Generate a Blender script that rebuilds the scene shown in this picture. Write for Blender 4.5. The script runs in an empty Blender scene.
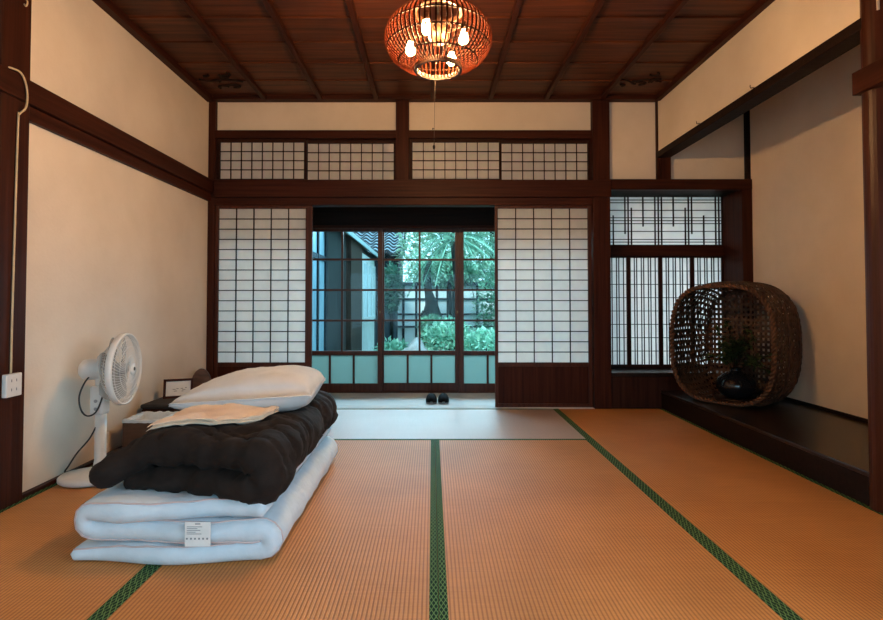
import bpy, math, random
from mathutils import Vector, noise
from mathutils.bvhtree import BVHTree

SC = bpy.context.scene
COL = SC.collection
PI = math.pi
WL = {}                                    # world location of each parent


# ------------------------------------------------------------------ mesh helpers
class MB:
    def __init__(s):
        s.v, s.f = [], []

    def add(s, vs, fs):
        o = len(s.v)
        s.v += [tuple(p) for p in vs]
        s.f += [tuple(i + o for i in f) for f in fs]
        return s

    def box(s, x0, x1, y0, y1, z0, z1):
        return s.add([(x0, y0, z0), (x1, y0, z0), (x1, y1, z0), (x0, y1, z0), (x0, y0, z1), (x1, y0, z1), (x1, y1, z1), (x0, y1, z1)],
                     [(0, 3, 2, 1), (4, 5, 6, 7), (0, 1, 5, 4), (1, 2, 6, 5), (2, 3, 7, 6), (3, 0, 4, 7)])

    def prism(s, poly, y0, y1):            # polygon in XZ pushed along Y
        n = len(poly)
        vs = [(x, y0, z) for x, z in poly] + [(x, y1, z) for x, z in poly]
        fs = [tuple(range(n)), tuple(range(2 * n - 1, n - 1, -1))]
        fs += [(i, i + n, (i + 1) % n + n, (i + 1) % n) for i in range(n)]
        return s.add(vs, fs)

    def tube(s, pts, r, n=8, closed=False):
        P = [Vector(p) for p in pts]
        m = len(P)
        R = r if isinstance(r, (list, tuple)) else [r] * m
        vs, fs = [], []
        last = None
        for i in range(m):
            a = P[(i - 1) % m] if (closed or i > 0) else P[i]
            b = P[(i + 1) % m] if (closed or i < m - 1) else P[i]
            t = (b - a).normalized()
            if last is None:
                u = t.orthogonal().normalized()
            else:
                u = (last - t * last.dot(t))
                u = u.normalized() if u.length > 1e-6 else t.orthogonal().normalized()
            last = u
            w = t.cross(u)
            for k in range(n):
                an = 2 * PI * k / n
                vs.append(P[i] + (u * math.cos(an) + w * math.sin(an)) * R[i])
        for i in range(m if closed else m - 1):
            j = (i + 1) % m
            for k in range(n):
                fs.append((i * n + k, i * n + (k + 1) % n, j * n + (k + 1) % n, j * n + k))
        if not closed:
            fs.append(tuple(range(n - 1, -1, -1)))
            fs.append(tuple((m - 1) * n + k for k in range(n)))
        return s.add(vs, fs)

    def strip(s, pts, wdirs, w, th, closed=False, ws=None):   # flat band: pts centre, wdirs width direction, thickness along normal
        P = [Vector(p) for p in pts]
        m = len(P)
        vs, fs = [], []
        for i in range(m):
            a = P[(i - 1) % m] if (closed or i > 0) else P[i]
            b = P[(i + 1) % m] if (closed or i < m - 1) else P[i]
            t = (b - a).normalized()
            wd = Vector(wdirs[i] if isinstance(wdirs, list) else wdirs)
            nn = t.cross(wd).normalized()
            w_ = ws[i] if ws else w
            for sx, sy in ((-1, -1), (1, -1), (1, 1), (-1, 1)):
                vs.append(P[i] + wd * (sx * w_ / 2) + nn * (sy * th / 2))
        for i in range(m if closed else m - 1):
            j = (i + 1) % m
            for k in range(4):
                fs.append((i * 4 + k, i * 4 + (k + 1) % 4, j * 4 + (k + 1) % 4, j * 4 + k))
        if not closed:
            fs.append((3, 2, 1, 0))
            fs.append(tuple((m - 1) * 4 + k for k in range(4)))
        return s.add(vs, fs)

    def lathe(s, prof, c=(0, 0, 0), n=32, axis='z'):
        vs, fs = [], []
        for r, z in prof:
            for k in range(n):
                a = 2 * PI * k / n
                x, y = r * math.cos(a), r * math.sin(a)
                if axis == 'z':
                    p = (c[0] + x, c[1] + y, c[2] + z)
                elif axis == 'x':
                    p = (c[0] + z, c[1] + x, c[2] + y)
                else:
                    p = (c[0] + y, c[1] + z, c[2] + x)
                vs.append(p)
        m = len(prof)
        for i in range(m - 1):
            for k in range(n):
                fs.append((i * n + k, i * n + (k + 1) % n, (i + 1) * n + (k + 1) % n, (i + 1) * n + k))
        fs.append(tuple(range(n - 1, -1, -1)))
        fs.append(tuple((m - 1) * n + k for k in range(n)))
        return s.add(vs, fs)

    def grid(s, fn, nu, nv, wrapu=False):
        vs = [fn(i / (nu if wrapu else nu - 1), j / (nv - 1)) for j in range(nv) for i in range(nu)]
        fs = []
        for j in range(nv - 1):
            for i in range(nu if wrapu else nu - 1):
                k = (i + 1) % nu
                fs.append((j * nu + i, j * nu + k, (j + 1) * nu + k, (j + 1) * nu + i))
        return s.add(vs, fs)

    def build(s, name, mat, parent=None, smooth=False, bevel=0, subsurf=0, autosmooth=None):
        if parent is not None:
            off = Vector(WL[parent.name])
        else:
            xs, ys, zs = zip(*s.v)
            off = Vector(((min(xs) + max(xs)) / 2, (min(ys) + max(ys)) / 2, min(zs)))
        me = bpy.data.meshes.new(name)
        me.from_pydata([tuple(Vector(p) - off) for p in s.v], [], s.f)
        me.validate()
        me.update()
        if smooth:
            me.shade_smooth()
        o = bpy.data.objects.new(name, me)
        COL.objects.link(o)
        if parent is not None:
            o.parent = parent
            WL[o.name] = tuple(off)
        else:
            o.location = off
            WL[o.name] = tuple(off)
        if mat:
            me.materials.append(mat)
        if bevel:
            b = o.modifiers.new('edge', 'BEVEL')
            b.width = bevel
            b.segments = 2
            b.limit_method = 'ANGLE'
        if subsurf:
            b = o.modifiers.new('smooth', 'SUBSURF')
            b.levels = b.render_levels = subsurf
        return o


def tag(o, label=None, cat=None, group=None, kind=None):
    if label: o['label'] = label
    if cat: o['category'] = cat
    if group: o['group'] = group
    if kind: o['kind'] = kind
    return o


def thing(name, label, cat, loc, group=None):
    o = bpy.data.objects.new(name, None)
    COL.objects.link(o)
    o.location = loc
    o.empty_display_size = .05
    WL[o.name] = tuple(loc)
    return tag(o, label, cat, group, 'thing')


def struct(name, mb, mat, bevel=0, parent=None, smooth=False):
    o = mb.build(name, mat, parent, bevel=bevel, smooth=smooth)
    if parent is None: o['kind'] = 'structure'
    return o


NTRIM = [0]


def trim(mat, *b, bevel=.004):
    NTRIM[0] += 1
    return struct('trim_%d' % NTRIM[0], MB().box(*b), mat, bevel)


def copy_tree(o, parent=None):
    c = o.copy()
    COL.objects.link(c)
    if parent is not None:
        c.parent = parent
    for ch in list(o.children):
        copy_tree(ch, c)
    return c


# ------------------------------------------------------------------ materials
def newmat(name):
    m = bpy.data.materials.new(name)
    m.use_nodes = True
    nt = m.node_tree
    for n in list(nt.nodes):
        nt.nodes.remove(n)
    out = nt.nodes.new('ShaderNodeOutputMaterial')
    return m, nt, out


def N(nt, t, **kw):
    n = nt.nodes.new(t)
    for k, v in kw.items():
        if k in n.inputs:
            n.inputs[k].default_value = v
        else:
            setattr(n, k, v)
    return n


def c4(c):
    return (c[0], c[1], c[2], 1)


def noisy(name, c1, c2, rough=.6, scale=(8, 8, 8), detail=4, bump=0, bump_scale=None, spec=.5, coat=0, sheen=0, lo=.35, hi=.65, rough2=None, metallic=0):
    """two colours mixed by a stretched noise over object coordinates"""
    m, nt, out = newmat(name)
    tc = N(nt, 'ShaderNodeTexCoord')
    mp = N(nt, 'ShaderNodeMapping')
    mp.inputs['Scale'].default_value = scale
    nt.links.new(tc.outputs['Object'], mp.inputs['Vector'])
    nz = N(nt, 'ShaderNodeTexNoise', Scale=1.0, Detail=detail, Roughness=.6)
    nt.links.new(mp.outputs[0], nz.inputs['Vector'])
    cr = N(nt, 'ShaderNodeValToRGB')
    cr.color_ramp.elements[0].position = lo
    cr.color_ramp.elements[1].position = hi
    cr.color_ramp.elements[0].color = c4(c1)
    cr.color_ramp.elements[1].color = c4(c2)
    nt.links.new(nz.outputs['Fac'], cr.inputs[0])
    b = N(nt, 'ShaderNodeBsdfPrincipled', Roughness=rough, Metallic=metallic)
    b.inputs['Specular IOR Level'].default_value = spec
    b.inputs['Coat Weight'].default_value = coat
    b.inputs['Sheen Weight'].default_value = sheen
    nt.links.new(cr.outputs[0], b.inputs['Base Color'])
    if bump:
        src = nz
        if bump_scale:
            mp2 = N(nt, 'ShaderNodeMapping')
            mp2.inputs['Scale'].default_value = bump_scale
            nt.links.new(tc.outputs['Object'], mp2.inputs['Vector'])
            src = N(nt, 'ShaderNodeTexNoise', Scale=1.0, Detail=3)
            nt.links.new(mp2.outputs[0], src.inputs['Vector'])
        bp = N(nt, 'ShaderNodeBump', Strength=bump, Distance=.01)
        nt.links.new(src.outputs['Fac'], bp.inputs['Height'])
        nt.links.new(bp.outputs[0], b.inputs['Normal'])
    nt.links.new(b.outputs[0], out.inputs[0])
    return m


def wood(name, c1, c2, axis, rough=.5, spec=.12):
    sc = {'x': (1.5, 45, 45), 'y': (45, 1.5, 45), 'z': (45, 45, 1.5)}[axis]
    return noisy(name, c1, c2, rough, sc, 6, .15, spec=spec, lo=.3, hi=.75)


W1, W2 = (.022, .0055, .0030), (.064, .0165, .0075)
WX, WY, WZ = (wood('dark_timber_' + a, W1, W2, a) for a in 'xyz')
D1, D2 = (.013, .0045, .003), (.034, .011, .0065)
DX, DZ = wood('shoji_timber_x', D1, D2, 'x'), wood('shoji_timber_z', D1, D2, 'z')
BLACKX = wood('black_timber', (.008, .004, .003), (.02, .009, .006), 'x', .6)
RED = wood('reddish_timber', (.034, .009, .005), (.085, .024, .011), 'z', .36, .25)
CEIL = noisy('ceiling_board', (.026, .0062, .0024), (.135, .038, .013), .5, (1.6, 26, 26), 6, .15, spec=.25, lo=.3, hi=.72)
PLASTER = noisy('plaster', (.70, .605, .495), (.75, .655, .545), .92, (3, 3, 3), 5, .12, (60, 60, 60), spec=.1)
ALCOVE_PLASTER = noisy('alcove_plaster', (.80, .665, .53), (.85, .715, .58), .92, (3, 3, 3), 5, .12, (60, 60, 60), spec=.1)
LACQUER = noisy('black_lacquer', (.010, .006, .005), (.02, .011, .008), .28, (2, 40, 40), spec=.5)
ENGAWA = noisy('engawa_boards', (.70, .69, .68), (.80, .80, .79), .24, (2, 60, 60), 4, spec=.7)  # base paled to carry the daylight reflected off the boards
FLOORBASE = noisy('floor_base', (.05, .03, .02), (.08, .05, .03), .8)
HOOP = noisy('dark_hoop', (.008, .003, .0012), (.018, .006, .0025), .6, spec=.06)
IRON = noisy('black_plastic', (.012, .012, .013), (.02, .02, .022), .4)
WHITEPL = noisy('white_plastic', (.70, .69, .66), (.75, .74, .71), .35, (20, 20, 20))
GREYPL = noisy('grey_plastic', (.30, .30, .30), (.36, .36, .36), .4, (20, 20, 20))
BEIGE = noisy('beige_cable', (.55, .38, .2), (.62, .44, .24), .5, (20, 20, 20))
COTTON = noisy('white_cotton', (.53, .63, .70), (.61, .71, .78), .9, (7, 7, 7), 4, .5, (22, 22, 22), sheen=.2, spec=.15)
PIPING = noisy('pink_piping', (.52, .42, .42), (.58, .47, .46), .8, (20, 20, 20))
DUVET = noisy('brown_linen', (.0115, .0082, .007), (.022, .0158, .013), .85, (9, 9, 9), 5, .5, (16, 16, 30), sheen=.02, spec=.12)
PILLOWM = noisy('cream_cotton', (.54, .56, .57), (.60, .615, .625), .85, (6, 6, 6), 4, .5, (12, 12, 12), sheen=.2, spec=.15)
TOWELM = noisy('peach_cloth', (.74, .57, .41), (.80, .63, .47), .9, (14, 14, 14), 4, .4, (50, 50, 50), sheen=.2, spec=.1)
WICKER = noisy('wicker', (.028, .0115, .005), (.105, .043, .018), .6, (22, 22, 22), 5, .3)
ROPE = noisy('rim_binding', (.06, .022, .009), (.15, .06, .025), .6, (30, 30, 30), 4, .3)
VASE = noisy('dark_glaze', (.006, .007, .009), (.013, .014, .018), .12, (6, 6, 6))
BROWN = noisy('brown_wood', (.06, .026, .012), (.12, .055, .028), .5, (4, 40, 40))
PAPERW = noisy('white_card', (.72, .72, .70), (.78, .78, .76), .7, (20, 20, 20))
INK = noisy('grey_ink', (.16, .18, .2), (.22, .24, .26), .7)
SHADE = noisy('red_bamboo', (.012, .0014, .0003), (.034, .0048, .001), .6, (60, 60, 8), spec=.03)
RINGM = noisy('brown_ring', (.035, .011, .004), (.06, .02, .007), .5, (20, 20, 20))
SLIP = noisy('black_slipper', (.003, .003, .0035), (.006, .006, .0065), .75, spec=.06)
LINER = noisy('pale_liner', (.62, .68, .72), (.72, .78, .82), .5, (14, 14, 14))
ROCK = noisy('garden_rock', (.12, .15, .17), (.34, .38, .40), .8, (3, 3, 3), 6, .6)
BARK = noisy('bark', (.006, .012, .014), (.02, .03, .03), .9, (6, 6, 2), 5, .6, spec=.05)
SOIL = noisy('garden_ground', (.05, .10, .07), (.13, .22, .15), .95, (3, 3, 3), 6, .5)
BLUEW = noisy('weathered_boards', (.008, .015, .021), (.026, .042, .053), .7, (25, 25, 1.5), 5, spec=.08)
BROWNW = noisy('brown_boards', (.022, .018, .016), (.065, .050, .042), .7, (30, 30, 1.2), 5, spec=.1)
WHITEW = noisy('white_outdoor_wall', (.62, .70, .72), (.72, .80, .82), .8, (4, 4, 4), 4)
PALEB = noisy('pale_blue_panel', (.30, .48, .55), (.42, .60, .66), .4, (6, 6, 2), 4)
FENCEW = noisy('bright_plaster', (.72, .84, .88), (.80, .90, .94), .8, (3, 3, 3), 4)


def tile_mat():
    m, nt, out = newmat('roof_tile')
    b = N(nt, 'ShaderNodeBsdfPrincipled', Roughness=.8)
    b.inputs['Base Color'].default_value = (.15, .23, .29, 1)
    nt.links.new(b.outputs[0], out.inputs[0])
    return m


ROOFT = tile_mat()


def leaf_mat(name, c1, c2):
    m, nt, out = newmat(name)
    tc = N(nt, 'ShaderNodeTexCoord')
    nz = N(nt, 'ShaderNodeTexNoise', Scale=5.0, Detail=5.0)
    nt.links.new(tc.outputs['Object'], nz.inputs['Vector'])
    cr = N(nt, 'ShaderNodeValToRGB')
    cr.color_ramp.elements[0].position = .35
    cr.color_ramp.elements[1].position = .66
    cr.color_ramp.elements[0].color = c4(c1)
    cr.color_ramp.elements[1].color = c4(c2)
    nt.links.new(nz.outputs['Fac'], cr.inputs[0])
    d = N(nt, 'ShaderNodeBsdfPrincipled', Roughness=.45)
    t = N(nt, 'ShaderNodeBsdfTranslucent')
    nt.links.new(cr.outputs[0], d.inputs['Base Color'])
    nt.links.new(cr.outputs[0], t.inputs['Color'])
    mx = N(nt, 'ShaderNodeMixShader')
    mx.inputs[0].default_value = .35
    nt.links.new(d.outputs[0], mx.inputs[1])
    nt.links.new(t.outputs[0], mx.inputs[2])
    nt.links.new(mx.outputs[0], out.inputs[0])
    return m


LEAF_T = leaf_mat('leaf_teal', (.05, .17, .12), (.30, .62, .45))
LEAF_D = leaf_mat('leaf_dark', (.02, .09, .07), (.10, .30, .22))
LEAF_L = leaf_mat('leaf_light', (.12, .34, .26), (.40, .76, .60))
LEAF_Y = leaf_mat('leaf_pale', (.22, .40, .30), (.48, .72, .58))
LEAF_I = leaf_mat('leaf_indoor', (.025, .040, .012), (.085, .12, .035))


def paper_mat(name, tint=(.93, .90, .87), trans=.52):
    m, nt, out = newmat(name)
    tc = N(nt, 'ShaderNodeTexCoord')
    nz = N(nt, 'ShaderNodeTexNoise', Scale=14.0, Detail=6.0)
    nt.links.new(tc.outputs['Object'], nz.inputs['Vector'])
    cr = N(nt, 'ShaderNodeValToRGB')
    cr.color_ramp.elements[0].position = .3
    cr.color_ramp.elements[1].position = .7
    cr.color_ramp.elements[0].color = c4([x * .93 for x in tint])
    cr.color_ramp.elements[1].color = c4(tint)
    nt.links.new(nz.outputs['Fac'], cr.inputs[0])
    d = N(nt, 'ShaderNodeBsdfDiffuse')
    t = N(nt, 'ShaderNodeBsdfTranslucent')
    mx = N(nt, 'ShaderNodeMixShader')
    mx.inputs[0].default_value = trans
    nt.links.new(cr.outputs[0], d.inputs[0])
    nt.links.new(cr.outputs[0], t.inputs[0])
    nt.links.new(d.outputs[0], mx.inputs[1])
    nt.links.new(t.outputs[0], mx.inputs[2])
    nt.links.new(mx.outputs[0], out.inputs[0])
    return m


PAPER = paper_mat('shoji_paper')


def glass_mat(name, tint):
    m, nt, out = newmat(name)
    fr = N(nt, 'ShaderNodeFresnel', IOR=1.22)
    t = N(nt, 'ShaderNodeBsdfTransparent')
    t.inputs[0].default_value = c4(tint)
    g = N(nt, 'ShaderNodeBsdfGlossy', Roughness=.01)
    mx = N(nt, 'ShaderNodeMixShader')
    nt.links.new(fr.outputs[0], mx.inputs[0])
    nt.links.new(t.outputs[0], mx.inputs[1])
    nt.links.new(g.outputs[0], mx.inputs[2])
    nt.links.new(mx.outputs[0], out.inputs[0])
    return m


GLASS = glass_mat('window_glass', (.80, .93, .945))
CLEAR = glass_mat('clear_glass', (.95, .97, .97))


def frost_mat():
    m, nt, out = newmat('frosted_glass')
    t = N(nt, 'ShaderNodeBsdfTranslucent')
    t.inputs[0].default_value = (.29, .43, .41, 1)
    d = N(nt, 'ShaderNodeBsdfPrincipled', Roughness=.35)
    d.inputs['Base Color'].default_value = (.35, .55, .56, 1)
    mx = N(nt, 'ShaderNodeMixShader')
    mx.inputs[0].default_value = .3
    nt.links.new(t.outputs[0], mx.inputs[1])
    nt.links.new(d.outputs[0], mx.inputs[2])
    nt.links.new(mx.outputs[0], out.inputs[0])
    return m


FROST = frost_mat()


def blade_mat(name, col, alpha):
    m, nt, out = newmat(name)
    t = N(nt, 'ShaderNodeBsdfTransparent')
    d = N(nt, 'ShaderNodeBsdfPrincipled', Roughness=.25)
    d.inputs['Base Color'].default_value = c4(col)
    mx = N(nt, 'ShaderNodeMixShader')
    mx.inputs[0].default_value = alpha
    nt.links.new(t.outputs[0], mx.inputs[1])
    nt.links.new(d.outputs[0], mx.inputs[2])
    nt.links.new(mx.outputs[0], out.inputs[0])
    return m


BLADE = blade_mat('smoky_blade', (.42, .40, .37), .75)


def emit_mat(name, col, strength):
    m, nt, out = newmat(name)
    e = N(nt, 'ShaderNodeEmission', Strength=strength)
    e.inputs[0].default_value = c4(col)
    nt.links.new(e.outputs[0], out.inputs[0])
    return m


def tatami_mat(name, c1, c2, along, rough=.6, spec=.35, aniso=0):
    """ribbed rush mat: ribs run along `along`, fine reeds across them"""
    m, nt, out = newmat(name)
    tc = N(nt, 'ShaderNodeTexCoord')
    sp = N(nt, 'ShaderNodeSeparateXYZ')
    nt.links.new(tc.outputs['Object'], sp.inputs[0])
    across = sp.outputs['X'] if along == 'y' else sp.outputs['Y']
    ml = N(nt, 'ShaderNodeMath', operation='MULTIPLY')
    ml.inputs[1].default_value = 2 * PI / .0135
    nt.links.new(across, ml.inputs[0])
    sn = N(nt, 'ShaderNodeMath', operation='SINE')
    nt.links.new(ml.outputs[0], sn.inputs[0])
    mr = N(nt, 'ShaderNodeMapRange')
    mr.inputs['From Min'].default_value = -1
    mr.inputs['From Max'].default_value = .2
    nt.links.new(sn.outputs[0], mr.inputs['Value'])
    mp = N(nt, 'ShaderNodeMapping')
    mp.inputs['Scale'].default_value = (6, 400, 6) if along == 'y' else (400, 6, 6)
    nt.links.new(tc.outputs['Object'], mp.inputs['Vector'])
    nz = N(nt, 'ShaderNodeTexNoise', Scale=1.0, Detail=3.0)
    nt.links.new(mp.outputs[0], nz.inputs['Vector'])
    big = N(nt, 'ShaderNodeTexNoise', Scale=2.2, Detail=4.0)
    nt.links.new(tc.outputs['Object'], big.inputs['Vector'])
    ad = N(nt, 'ShaderNodeMath', operation='ADD')
    nt.links.new(nz.outputs['Fac'], ad.inputs[0])
    nt.links.new(big.outputs['Fac'], ad.inputs[1])
    cr = N(nt, 'ShaderNodeValToRGB')
    cr.color_ramp.elements[0].position = .36
    cr.color_ramp.elements[1].position = .64
    cr.color_ramp.elements[0].color = c4(c1)
    cr.color_ramp.elements[1].color = c4(c2)
    hf = N(nt, 'ShaderNodeMath', operation='MULTIPLY')
    hf.inputs[1].default_value = .5
    nt.links.new(ad.outputs[0], hf.inputs[0])
    nt.links.new(hf.outputs[0], cr.inputs[0])
    dk = N(nt, 'ShaderNodeMix', data_type='RGBA', blend_type='MULTIPLY')
    dk.inputs[0].default_value = 1
    cr2 = N(nt, 'ShaderNodeValToRGB')
    cr2.color_ramp.elements[0].color = (.62, .55, .5, 1)
    cr2.color_ramp.elements[1].color = (1, 1, 1, 1)
    nt.links.new(mr.outputs[0], cr2.inputs[0])
    nt.links.new(cr.outputs[0], dk.inputs[6])
    nt.links.new(cr2.outputs[0], dk.inputs[7])
    b = N(nt, 'ShaderNodeBsdfPrincipled', Roughness=rough)
    b.inputs['Specular IOR Level'].default_value = spec
    nt.links.new(dk.outputs[2], b.inputs['Base Color'])
    bp = N(nt, 'ShaderNodeBump', Strength=.35, Distance=.003)
    nt.links.new(mr.outputs[0], bp.inputs['Height'])
    nt.links.new(bp.outputs[0], b.inputs['Normal'])
    nt.links.new(b.outputs[0], out.inputs[0])
    return m


T1, T2 = (.52, .215, .057), (.68, .298, .089)
TATAMI = tatami_mat('rush_mat', T1, T2, 'y')
TATAMI_R = tatami_mat('rush_mat_side', (.55, .224, .058), (.70, .305, .086), 'y')
TATAMI_GLARE = tatami_mat('glare_rush_mat', (.50, .375, .32), (.57, .43, .37), 'x', .34, .8)  # base colour paled to imitate daylight glare from the doorway


def heri_mat():
    """dark green cloth edge with a lattice of paler diamonds"""
    m, nt, out = newmat('green_edge_cloth')
    tc = N(nt, 'ShaderNodeTexCoord')
    sp = N(nt, 'ShaderNodeSeparateXYZ')
    nt.links.new(tc.outputs['Object'], sp.inputs[0])
    lines = []
    for sg in (1, -1):
        a = N(nt, 'ShaderNodeMath', operation='MULTIPLY')
        a.inputs[1].default_value = sg * .40
        nt.links.new(sp.outputs['Y'], a.inputs[0])
        s = N(nt, 'ShaderNodeMath', operation='ADD')
        nt.links.new(sp.outputs['X'], s.inputs[0])
        nt.links.new(a.outputs[0], s.inputs[1])
        d = N(nt, 'ShaderNodeMath', operation='DIVIDE')
        d.inputs[1].default_value = .0138
        nt.links.new(s.outputs[0], d.inputs[0])
        f = N(nt, 'ShaderNodeMath', operation='FRACT')
        nt.links.new(d.outputs[0], f.inputs[0])
        l = N(nt, 'ShaderNodeMath', operation='LESS_THAN')
        l.inputs[1].default_value = .22
        nt.links.new(f.outputs[0], l.inputs[0])
        lines.append(l)
    mx = N(nt, 'ShaderNodeMath', operation='MAXIMUM')
    nt.links.new(lines[0].outputs[0], mx.inputs[0])
    nt.links.new(lines[1].outputs[0], mx.inputs[1])
    mc = N(nt, 'ShaderNodeMix', data_type='RGBA')
    mc.inputs[6].default_value = (.007, .030, .014, 1)
    mc.inputs[7].default_value = (.13, .24, .085, 1)
    nt.links.new(mx.outputs[0], mc.inputs[0])
    b = N(nt, 'ShaderNodeBsdfPrincipled', Roughness=.8)
    b.inputs['Specular IOR Level'].default_value = .12
    nt.links.new(mc.outputs[2], b.inputs['Base Color'])
    nt.links.new(b.outputs[0], out.inputs[0])
    return m


HERI = heri_mat()

# ------------------------------------------------------------------ room shell
XL, XR, YB, YF, ZC = -1.92, 1.95, 4.56, -2.0, 2.67
struct('floor', MB().box(-2.2, 3.0, YF - .1, 4.66, -.30, -.052), FLOORBASE)
struct('wall_left', MB().box(XL - .12, XL, YF - .1, 4.66, -.3, 2.8), PLASTER)
struct('wall_front', MB().box(-2.04, 3.0, YF - .1, YF, -.05, 2.8), PLASTER)
# back wall: plaster fields between the timbers
bw = MB()
bw.box(-1.90, -.25, 4.59, 4.65, 2.36, 2.7)
bw.box(-.25, 1.45, 4.59, 4.65, 2.36, 2.7)
bw.box(1.45, 2.0, 4.59, 4.65, 1.93, 2.7)
bw.box(2.0, 2.86, 4.59, 4.65, 1.93, 2.7)
struct('wall_back', bw, PLASTER)
# right wall: small wall above the alcove, and the wall nearer than the alcove post
rw = MB()
rw.box(XR, XR + .06, 2.3, 4.6, 2.19, 2.72)
rw.box(XR + .02, XR + .12, YF - .1, 2.31, -.05, 2.72)
struct('wall_right', rw, PLASTER)
al = MB()
al.box(2.74, 2.86, 2.2, 4.66, -.05, 2.72)
al.box(1.99, 2.80, 2.22, 2.30, -.05, 2.72)
struct('wall_alcove', al, ALCOVE_PLASTER)

# ceiling: overlapping boards (one mesh) and battens
cm = MB()
yb = [YF]
y = 4.50
edges = []
while y > YF:
    edges.append(y)
    y -= .315
edges.append(YF)
for a, b in zip(edges[:-1], edges[1:]):
    cm.add([(-1.95, b, 2.656), (1.98, b, 2.656), (1.98, a + .02, 2.667), (-1.95, a + .02, 2.667),
            (-1.95, b, 2.70), (1.98, b, 2.70), (1.98, a + .02, 2.70), (-1.95, a + .02, 2.70)],
           [(0, 1, 2, 3), (7, 6, 5, 4), (0, 4, 5, 1), (1, 5, 6, 2), (2, 6, 7, 3), (3, 7, 4, 0)])
cm.box(-2.04, 2.9, YF - .1, 4.75, 2.70, 2.78)
ceil = struct('ceiling', cm, CEIL)
for x in (-1.432, -.955, -.477, .009, .500, .975, 1.449):
    MB().box(x - .019, x + .019, YF, 4.50, 2.628, 2.664).build('batten', WY, ceil, bevel=.004)
# carved cloud vents in the two far corners of the ceiling
random.seed(3)
for cx, nm in ((1.66, 'r'), (-1.66, 'l')):
    g = MB()
    cy, z = 4.16, 2.652
    for k in range(7):
        a0 = random.uniform(0, 6.28)
        rr = random.uniform(.03, .075)
        px, py = cx + random.uniform(-.13, .13), cy + random.uniform(-.15, .15)
        g.tube([(px + rr * (1 - t / 20) * math.cos(a0 + t * .28), py + .7 * rr * (1 - t / 20) * math.sin(a0 + t * .28), z) for t in range(15)], .008, 6)
    g.tube([(cx - .17, cy - .02, z), (cx - .08, cy + .03, z), (cx + .03, cy - .02, z), (cx + .16, cy + .03, z)], .006, 6)
    g.build('carved_vent', BLACKX, ceil)

# crown mouldings
trim(WX, -1.92, 1.95, 4.50, 4.58, 2.632, 2.70)
trim(WY, -1.925, -1.868, YF, 4.52, 2.612, 2.69)
trim(WY, 1.905, 1.955, 2.35, 4.52, 2.622, 2.69)
# corner post left, thin right corner
trim(WZ, -1.925, -1.862, 4.545, 4.66, -.01, 2.64)
trim(WZ, 1.938, 1.962, 4.56, 4.64, 1.955, 2.64)
# posts of the back wall
trim(WZ, -.310, -.198, 4.535, 4.66, 1.94, 2.64)
trim(WZ, 1.376, 1.522, 4.530, 4.70, -.01, 2.64)
# rail above the transom
trim(WX, -1.865, -.308, 4.55, 4.65, 2.313, 2.382)
trim(WX, -.200, 1.378, 4.55, 4.65, 2.313, 2.382)
# nageshi and kamoi of the back wall
trim(WX, -1.86, 1.525, 4.512, 4.60, 1.797, 1.945)
trim(WX, -1.865, 1.378, 4.545, 4.66, 1.734, 1.80)
# sill with grooves
sm = MB()
for y0, y1 in ((4.535, 4.556), (4.572, 4.600), (4.616, 4.644), (4.656, 4.672)):
    sm.box(-1.865, 1.378, y0, y1, -.04, .004)
sm.box(-1.865, 1.378, 4.535, 4.67, -.05, -.002)
NTRIM[0] += 1
struct('trim_%d' % NTRIM[0], sm, ENGAWA)
# wall left timbers: post, nageshi with kamoi under it, edge board at the floor
trim(WZ, -1.96, -1.885, 2.310, 2.478, -.01, 2.66)
trim(WY, -1.95, -1.872, YF, 4.545, 1.835, 1.945)
trim(WY, -1.95, -1.893, YF, 4.545, 1.765, 1.833)
struct('baseboard_left', MB().box(-1.93, -1.893, YF, 4.545, -.05, .018), WY, .003)
# transverse ledge left of the near post (far left field)
# right: alcove beam, short stud under its far end, alcove post, its nageshi end
trim(BLACKX, XR - .016, XR + .095, 2.36, 4.56, 2.14, 2.195)
trim(WZ, 1.962, 2.052, 4.545, 4.65, 1.945, 2.145)
trim(WX, 1.52, 2.74, 4.535, 4.60, 1.865, 1.955)
trim(BLACKX, 1.50, 2.74, 4.60, 4.885, 1.866, 1.955)  # blacker wood here imitates the shade under the window head
trim(BLACKX, 2.705, 2.742, 4.555, 4.65, 1.95, 2.66)
trim(WZ, 2.652, 2.742, 4.540, 4.89, .15, 1.87)
NTRIM[0] += 1
pm = MB().lathe([(.001, -.01), (.064, -.01), (.064, 2.66), (.001, 2.66)], (1.995, 2.352, 0), 28)
struct('trim_%d' % NTRIM[0], pm, RED, smooth=False)
trim(WY, 1.912, 2.00, 1.2, 2.405, 1.848, 1.952)
# board wall under the alcove window, window sill
trim(wood('under_sill_board', (.018, .006, .004), (.05, .017, .01), 'z'), 1.52, 2.66, 4.565, 4.62, -.01, .285)
trim(LACQUER, 1.50, 2.66, 4.555, 4.86, .270, .300)
# raised alcove floor
plat = struct('trim_%d' % (NTRIM[0] + 1), MB().box(XR, 2.745, 2.30, 4.565, .128, .150), LACQUER, .004)
NTRIM[0] += 1
trim(BLACKX, XR + .004, XR + .035, 2.30, 4.565, -.05, .128)
struct('baseboard_alcove', MB().box(2.722, 2.745, 2.31, 4.54, .150, .172), BLACKX)
# outer skin behind the alcove window, so no daylight slips round it
struct('wall_outer', MB().box(1.44, 1.50, 4.66, 5.36, -.3, 2.8).box(2.745, 2.86, 4.6, 4.95, -.05, 2.8)
       .box(1.50, 2.86, 4.885, 4.95, 1.92, 2.75).box(1.44, 2.9, 4.89, 5.5, 1.93, 1.97).box(1.5, 2.86, 4.88, 4.95, -.3, .27), BLUEW)

# ------------------------------------------------------------------ tatami mats
HW = .0275


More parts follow.
